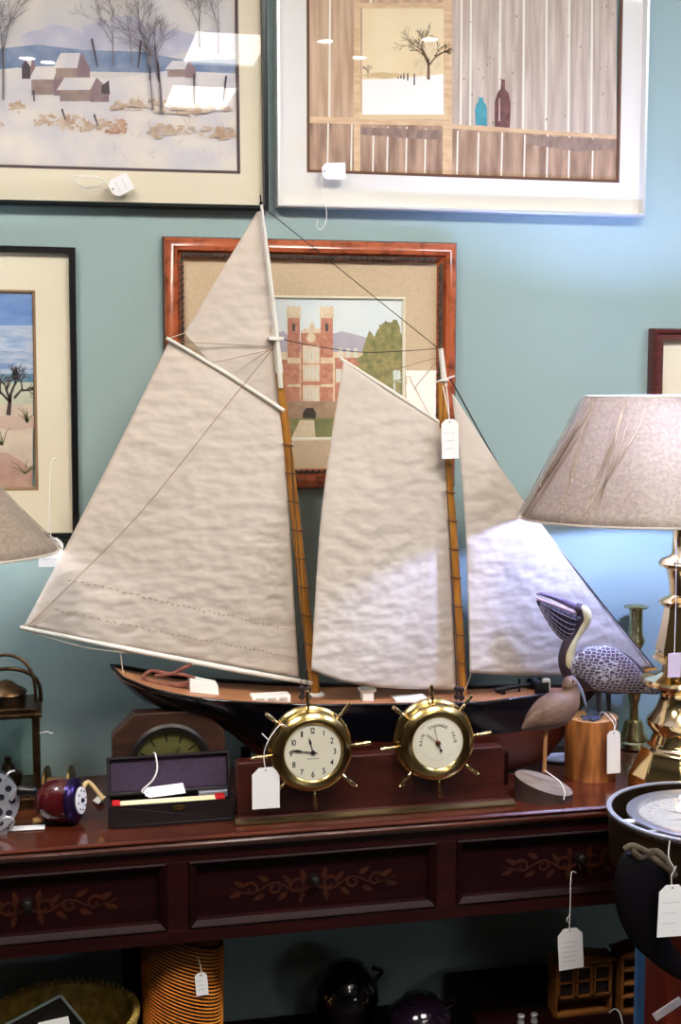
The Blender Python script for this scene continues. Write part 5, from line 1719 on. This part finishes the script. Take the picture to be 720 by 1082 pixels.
# straw basket with a dark lidless carton
wY = 2.16
c1 = P(68, 1074, wY)
t = thing('straw_basket', (c1.x, wY, BZ), 'round straw basket under the left end of the table', 'basket')
WR = .12
b = MB()
zr_ = P(110, 1068, wY).z
prof = [(WR * .75, BZ)]
for q in range(60):
    f_ = q / 59
    prof.append((WR * (.75 + .25 * f_ ** .6) + (.0025 if q % 2 else 0), BZ + .003 + (zr_ - BZ - .003) * f_))
prof += [(WR * .95, zr_), (WR * .7, BZ + .01), (.001, BZ + .008)]
b.lathe(prof, (c1.x, wY, 0), n=48, cap=False)
b.build('basket_body', m_wicker, t, smooth=50)
b = MB()
for q in range(64):
    a_ = 2 * PI * q / 64
    b.obox((c1.x + WR * math.cos(a_), wY + WR * math.sin(a_), zr_), (.006 * math.cos(a_ + .6), .006 * math.sin(a_ + .6), .001), (0, 0, .0055), (-.0035 * math.sin(a_), .0035 * math.cos(a_), 0))
b.build('woven_rim', m_wicker, t, bevel=.0015)
cY2 = 2.10
k0 = [P(x, y, cY2) for x, y in ((64, 1052), (2, 1085), (40, 1150), (104, 1100))]
t = thing('framed_card', (k0[2].x, cY2, k0[2].z), 'black card with a pale edge and white label leaning in the straw basket', 'picture')
d = Vector((0, .008, 0))
b = MB()
b.prism([p_ + Vector((0, .0004 * i, 0)) for i, p_ in enumerate(k0)], d)
b.build('backing', m_black, t)
b = MB()
for i in range(4):
    b.tube([k0[i] - Vector((0, .001, 0)), k0[(i + 1) % 4] - Vector((0, .001, 0))], .0022, 5)
b.build('pale_edge', M('pewter_edge', (128, 140, 138), .4, .6), t)
b = MB()
b.prism([P(x, y, cY2 - .003) for x, y in ((40, 1081), (72, 1074), (78, 1100), (46, 1108))], (0, .001, 0))
b.build('label', m_card, t)
# dark ornaments
def ornament(label, px, top, r, Y, m, name):
    c1 = P(px, top, Y)
    s_ = pxm(px, top, Y)
    t = thing(name, (c1.x, Y, BZ), label, 'ornament')
    h = c1.z - BZ
    R_ = r * s_
    b = MB()
    b.lathe([(R_ * .6, 0), (R_ * .66, .01), (R_ * .5, .03), (R_ * .8, h * .3), (R_, h * .55), (R_ * .95, h * .72), (R_ * .6, h * .88), (R_ * .45, h * .93)], (c1.x, Y, BZ), n=36)
    b.build('body', m, t, smooth=60)
    b = MB()
    b.lathe([(R_ * .5, h * .92), (R_ * .52, h * .94), (R_ * .35, h * .97), (R_ * .12, h * .985), (R_ * .1, h)], (c1.x, Y, BZ), n=28)
    b.build('lid', m, t, smooth=60)
    b = MB()
    b.tube(smooth_pts([(c1.x + R_ * .9, Y, BZ + h * .72), (c1.x + R_ * 1.1, Y, BZ + h * .82), (c1.x + R_ * .8, Y - .01, BZ + h * .9)], 5), .004, 8)
    b.build('handle', m, t, smooth=60)
    b = MB()
    rr_ = random.Random(px)
    for q in range(6):
        a_ = rr_.uniform(-2.6, -.6)
        b.ball((c1.x + R_ * .97 * math.cos(a_), Y + R_ * .97 * math.sin(a_), BZ + h * rr_.uniform(.6, .7)), .0028, 8)
    b.build('glint_bead', m_brass, t, smooth=60)  # brass beads added as the glints on the dark body
    return t
m_glossblack = M('gloss_black', (14, 10, 16), .12, coat=.5)
ornament('tall dark glossy jar with brass beads added as glints under the table middle', 366, 1014, 34, 2.27, m_glossblack, 'glinting_jar')
ornament('low dark glossy jar beside the taller glinting jar', 444, 1050, 34, 2.2, M('gloss_plum', (24, 12, 26), .12, coat=.5), 'squat_jar')
# trunk with miniature cabinets
uY = 2.2
tz = P(600, 1072, uY - .02).z
x0, x1 = P(505, 1072, uY).x, P(690, 1072, uY).x
t = thing('dark_trunk', ((x0 + x1) / 2, 2.26, 0), 'dark red-brown trunk under the right end of the table', 'trunk')
MB().box(x0, x1, 2.13, 2.39, 0, tz - .05).build('body', m_mahog_dark, t, bevel=.004)
MB().box(x0 - .004, x1 + .004, 2.126, 2.394, tz - .048, tz).build('lid', m_mahog_dark, t, bevel=.004)
MB().box((x0 + x1) / 2 - .02, (x0 + x1) / 2 + .02, 2.12, 2.127, tz - .08, tz - .03).build('latch', m_brass_old, t, bevel=.001)
m_mini = M('honey_pine', (148, 92, 38), .5, rgb2=(112, 64, 24), scale=18, stretch=(1, 1, 4))
m_mini_d = M('dark_slot', (36, 22, 16), .8)
def mini(label, xa_, xb_, ztop, Y0_, dep, turned):
    w_ = xb_ - xa_
    t = thing('miniature_hutch', ((xa_ + xb_) / 2, Y0_ + dep / 2, tz), label, 'miniature cabinet', None)
    b = MB()
    b.box(xa_, xb_, Y0_ + dep - .003, Y0_ + dep, tz, ztop)
    b.box(xa_, xa_ + .004, Y0_, Y0_ + dep, tz, ztop)
    b.box(xb_ - .004, xb_, Y0_, Y0_ + dep, tz, ztop)
    b.box(xa_, xb_, Y0_, Y0_ + dep, tz, tz + .006)
    b.box(xa_, xb_, Y0_, Y0_ + dep, ztop - .005, ztop)
    h = ztop - tz
    if turned:
        for f_ in (.28, .5, .74):
            b.box(xa_ + .003, xb_ - .003, Y0_ + .001, Y0_ + dep, tz + h * f_, tz + h * f_ + .004)
    else:
        b.box(xa_ + .003, xb_ - .003, Y0_ + .002, Y0_ + dep, tz + h * .3, tz + h * .36)
    b.build('carcass', m_mini, t, bevel=.0006)
    b = MB()
    b.box(xa_ - .004, xb_ + .004, Y0_ - .004, Y0_ + dep + .001, ztop, ztop + .005)
    b.prism([(xa_ - .002, Y0_ - .002, ztop + .005), (xb_ + .002, Y0_ - .002, ztop + .005), ((xa_ + xb_) / 2, Y0_ - .002, ztop + .014)], (0, dep, 0))
    b.build('cornice', m_mini, t, bevel=.0006)
    if not turned:
        for a0, a1 in ((.03, .33), (.35, .64), (.66, .97)):
            u0, u1 = xa_ + w_ * a0, xa_ + w_ * a1
            z0, z1 = tz + h * .36, ztop - .006
            b = MB()
            for q in ((u0, u0 + .004, z0, z1), (u1 - .004, u1, z0, z1), (u0, u1, z0, z0 + .004), (u0, u1, z1 - .004, z1), (u0, u1, (z0 + z1) / 2 - .0015, (z0 + z1) / 2 + .0015)):
                b.box(q[0], q[1], Y0_ - .002, Y0_ + .002, q[2], q[3])
            d = b.build('door', m_mini, t)
            MB().ball((u1 - .002, Y0_ - .004, (z0 + z1) / 2), .002, 8).build('knob', m_brass_old, d)
            MB().box(u0 + .004, u1 - .004, Y0_ + .004, Y0_ + .006, z0 + .004, z1 - .004).build('dark_interior', m_mini_d, d)
    return t
mini('honey pine miniature hutch with glazed doors on the dark trunk', P(581, 1060, uY).x, P(640, 1060, uY).x, P(610, 1010, uY).z, uY - .03, .04, False)
mini('honey pine miniature shelf cabinet right of the glazed miniature hutch', P(646, 1060, uY).x, P(679, 1060, uY).x, P(660, 1000, uY).z, uY - .045, .05, True)
for px, wh in ((550, 'left'), (564, 'right')):
    c1 = PZ(px, 1068, tz)
    b = MB()
    b.lathe([(.0065, 0), (.007, .003), (.0055, .006), (.0055, .012), (.007, .015), (.006, .017), (.0005, .017)], (P(px, 1062, uY - .03).x, uY - .035, tz), n=18)
    t = b.build('silver_thimble', m_steel, None, smooth=40)
    tag(t, 'small silver thimble on the dark trunk, the %s one of two' % wh, 'thimble', 'silver thimbles on the trunk')
t = MB().tube(smooth_pts([P(644, 1070, uY - .06), P(650, 1066, uY - .06), P(655, 1070, uY - .07), P(658, 1082, uY - .075), P(657, 1095, uY - .076)], 5), .0012, 6).build('white_string', m_string, None, smooth=60)
tag(t, 'loose white string over the front of the dark trunk', 'string')
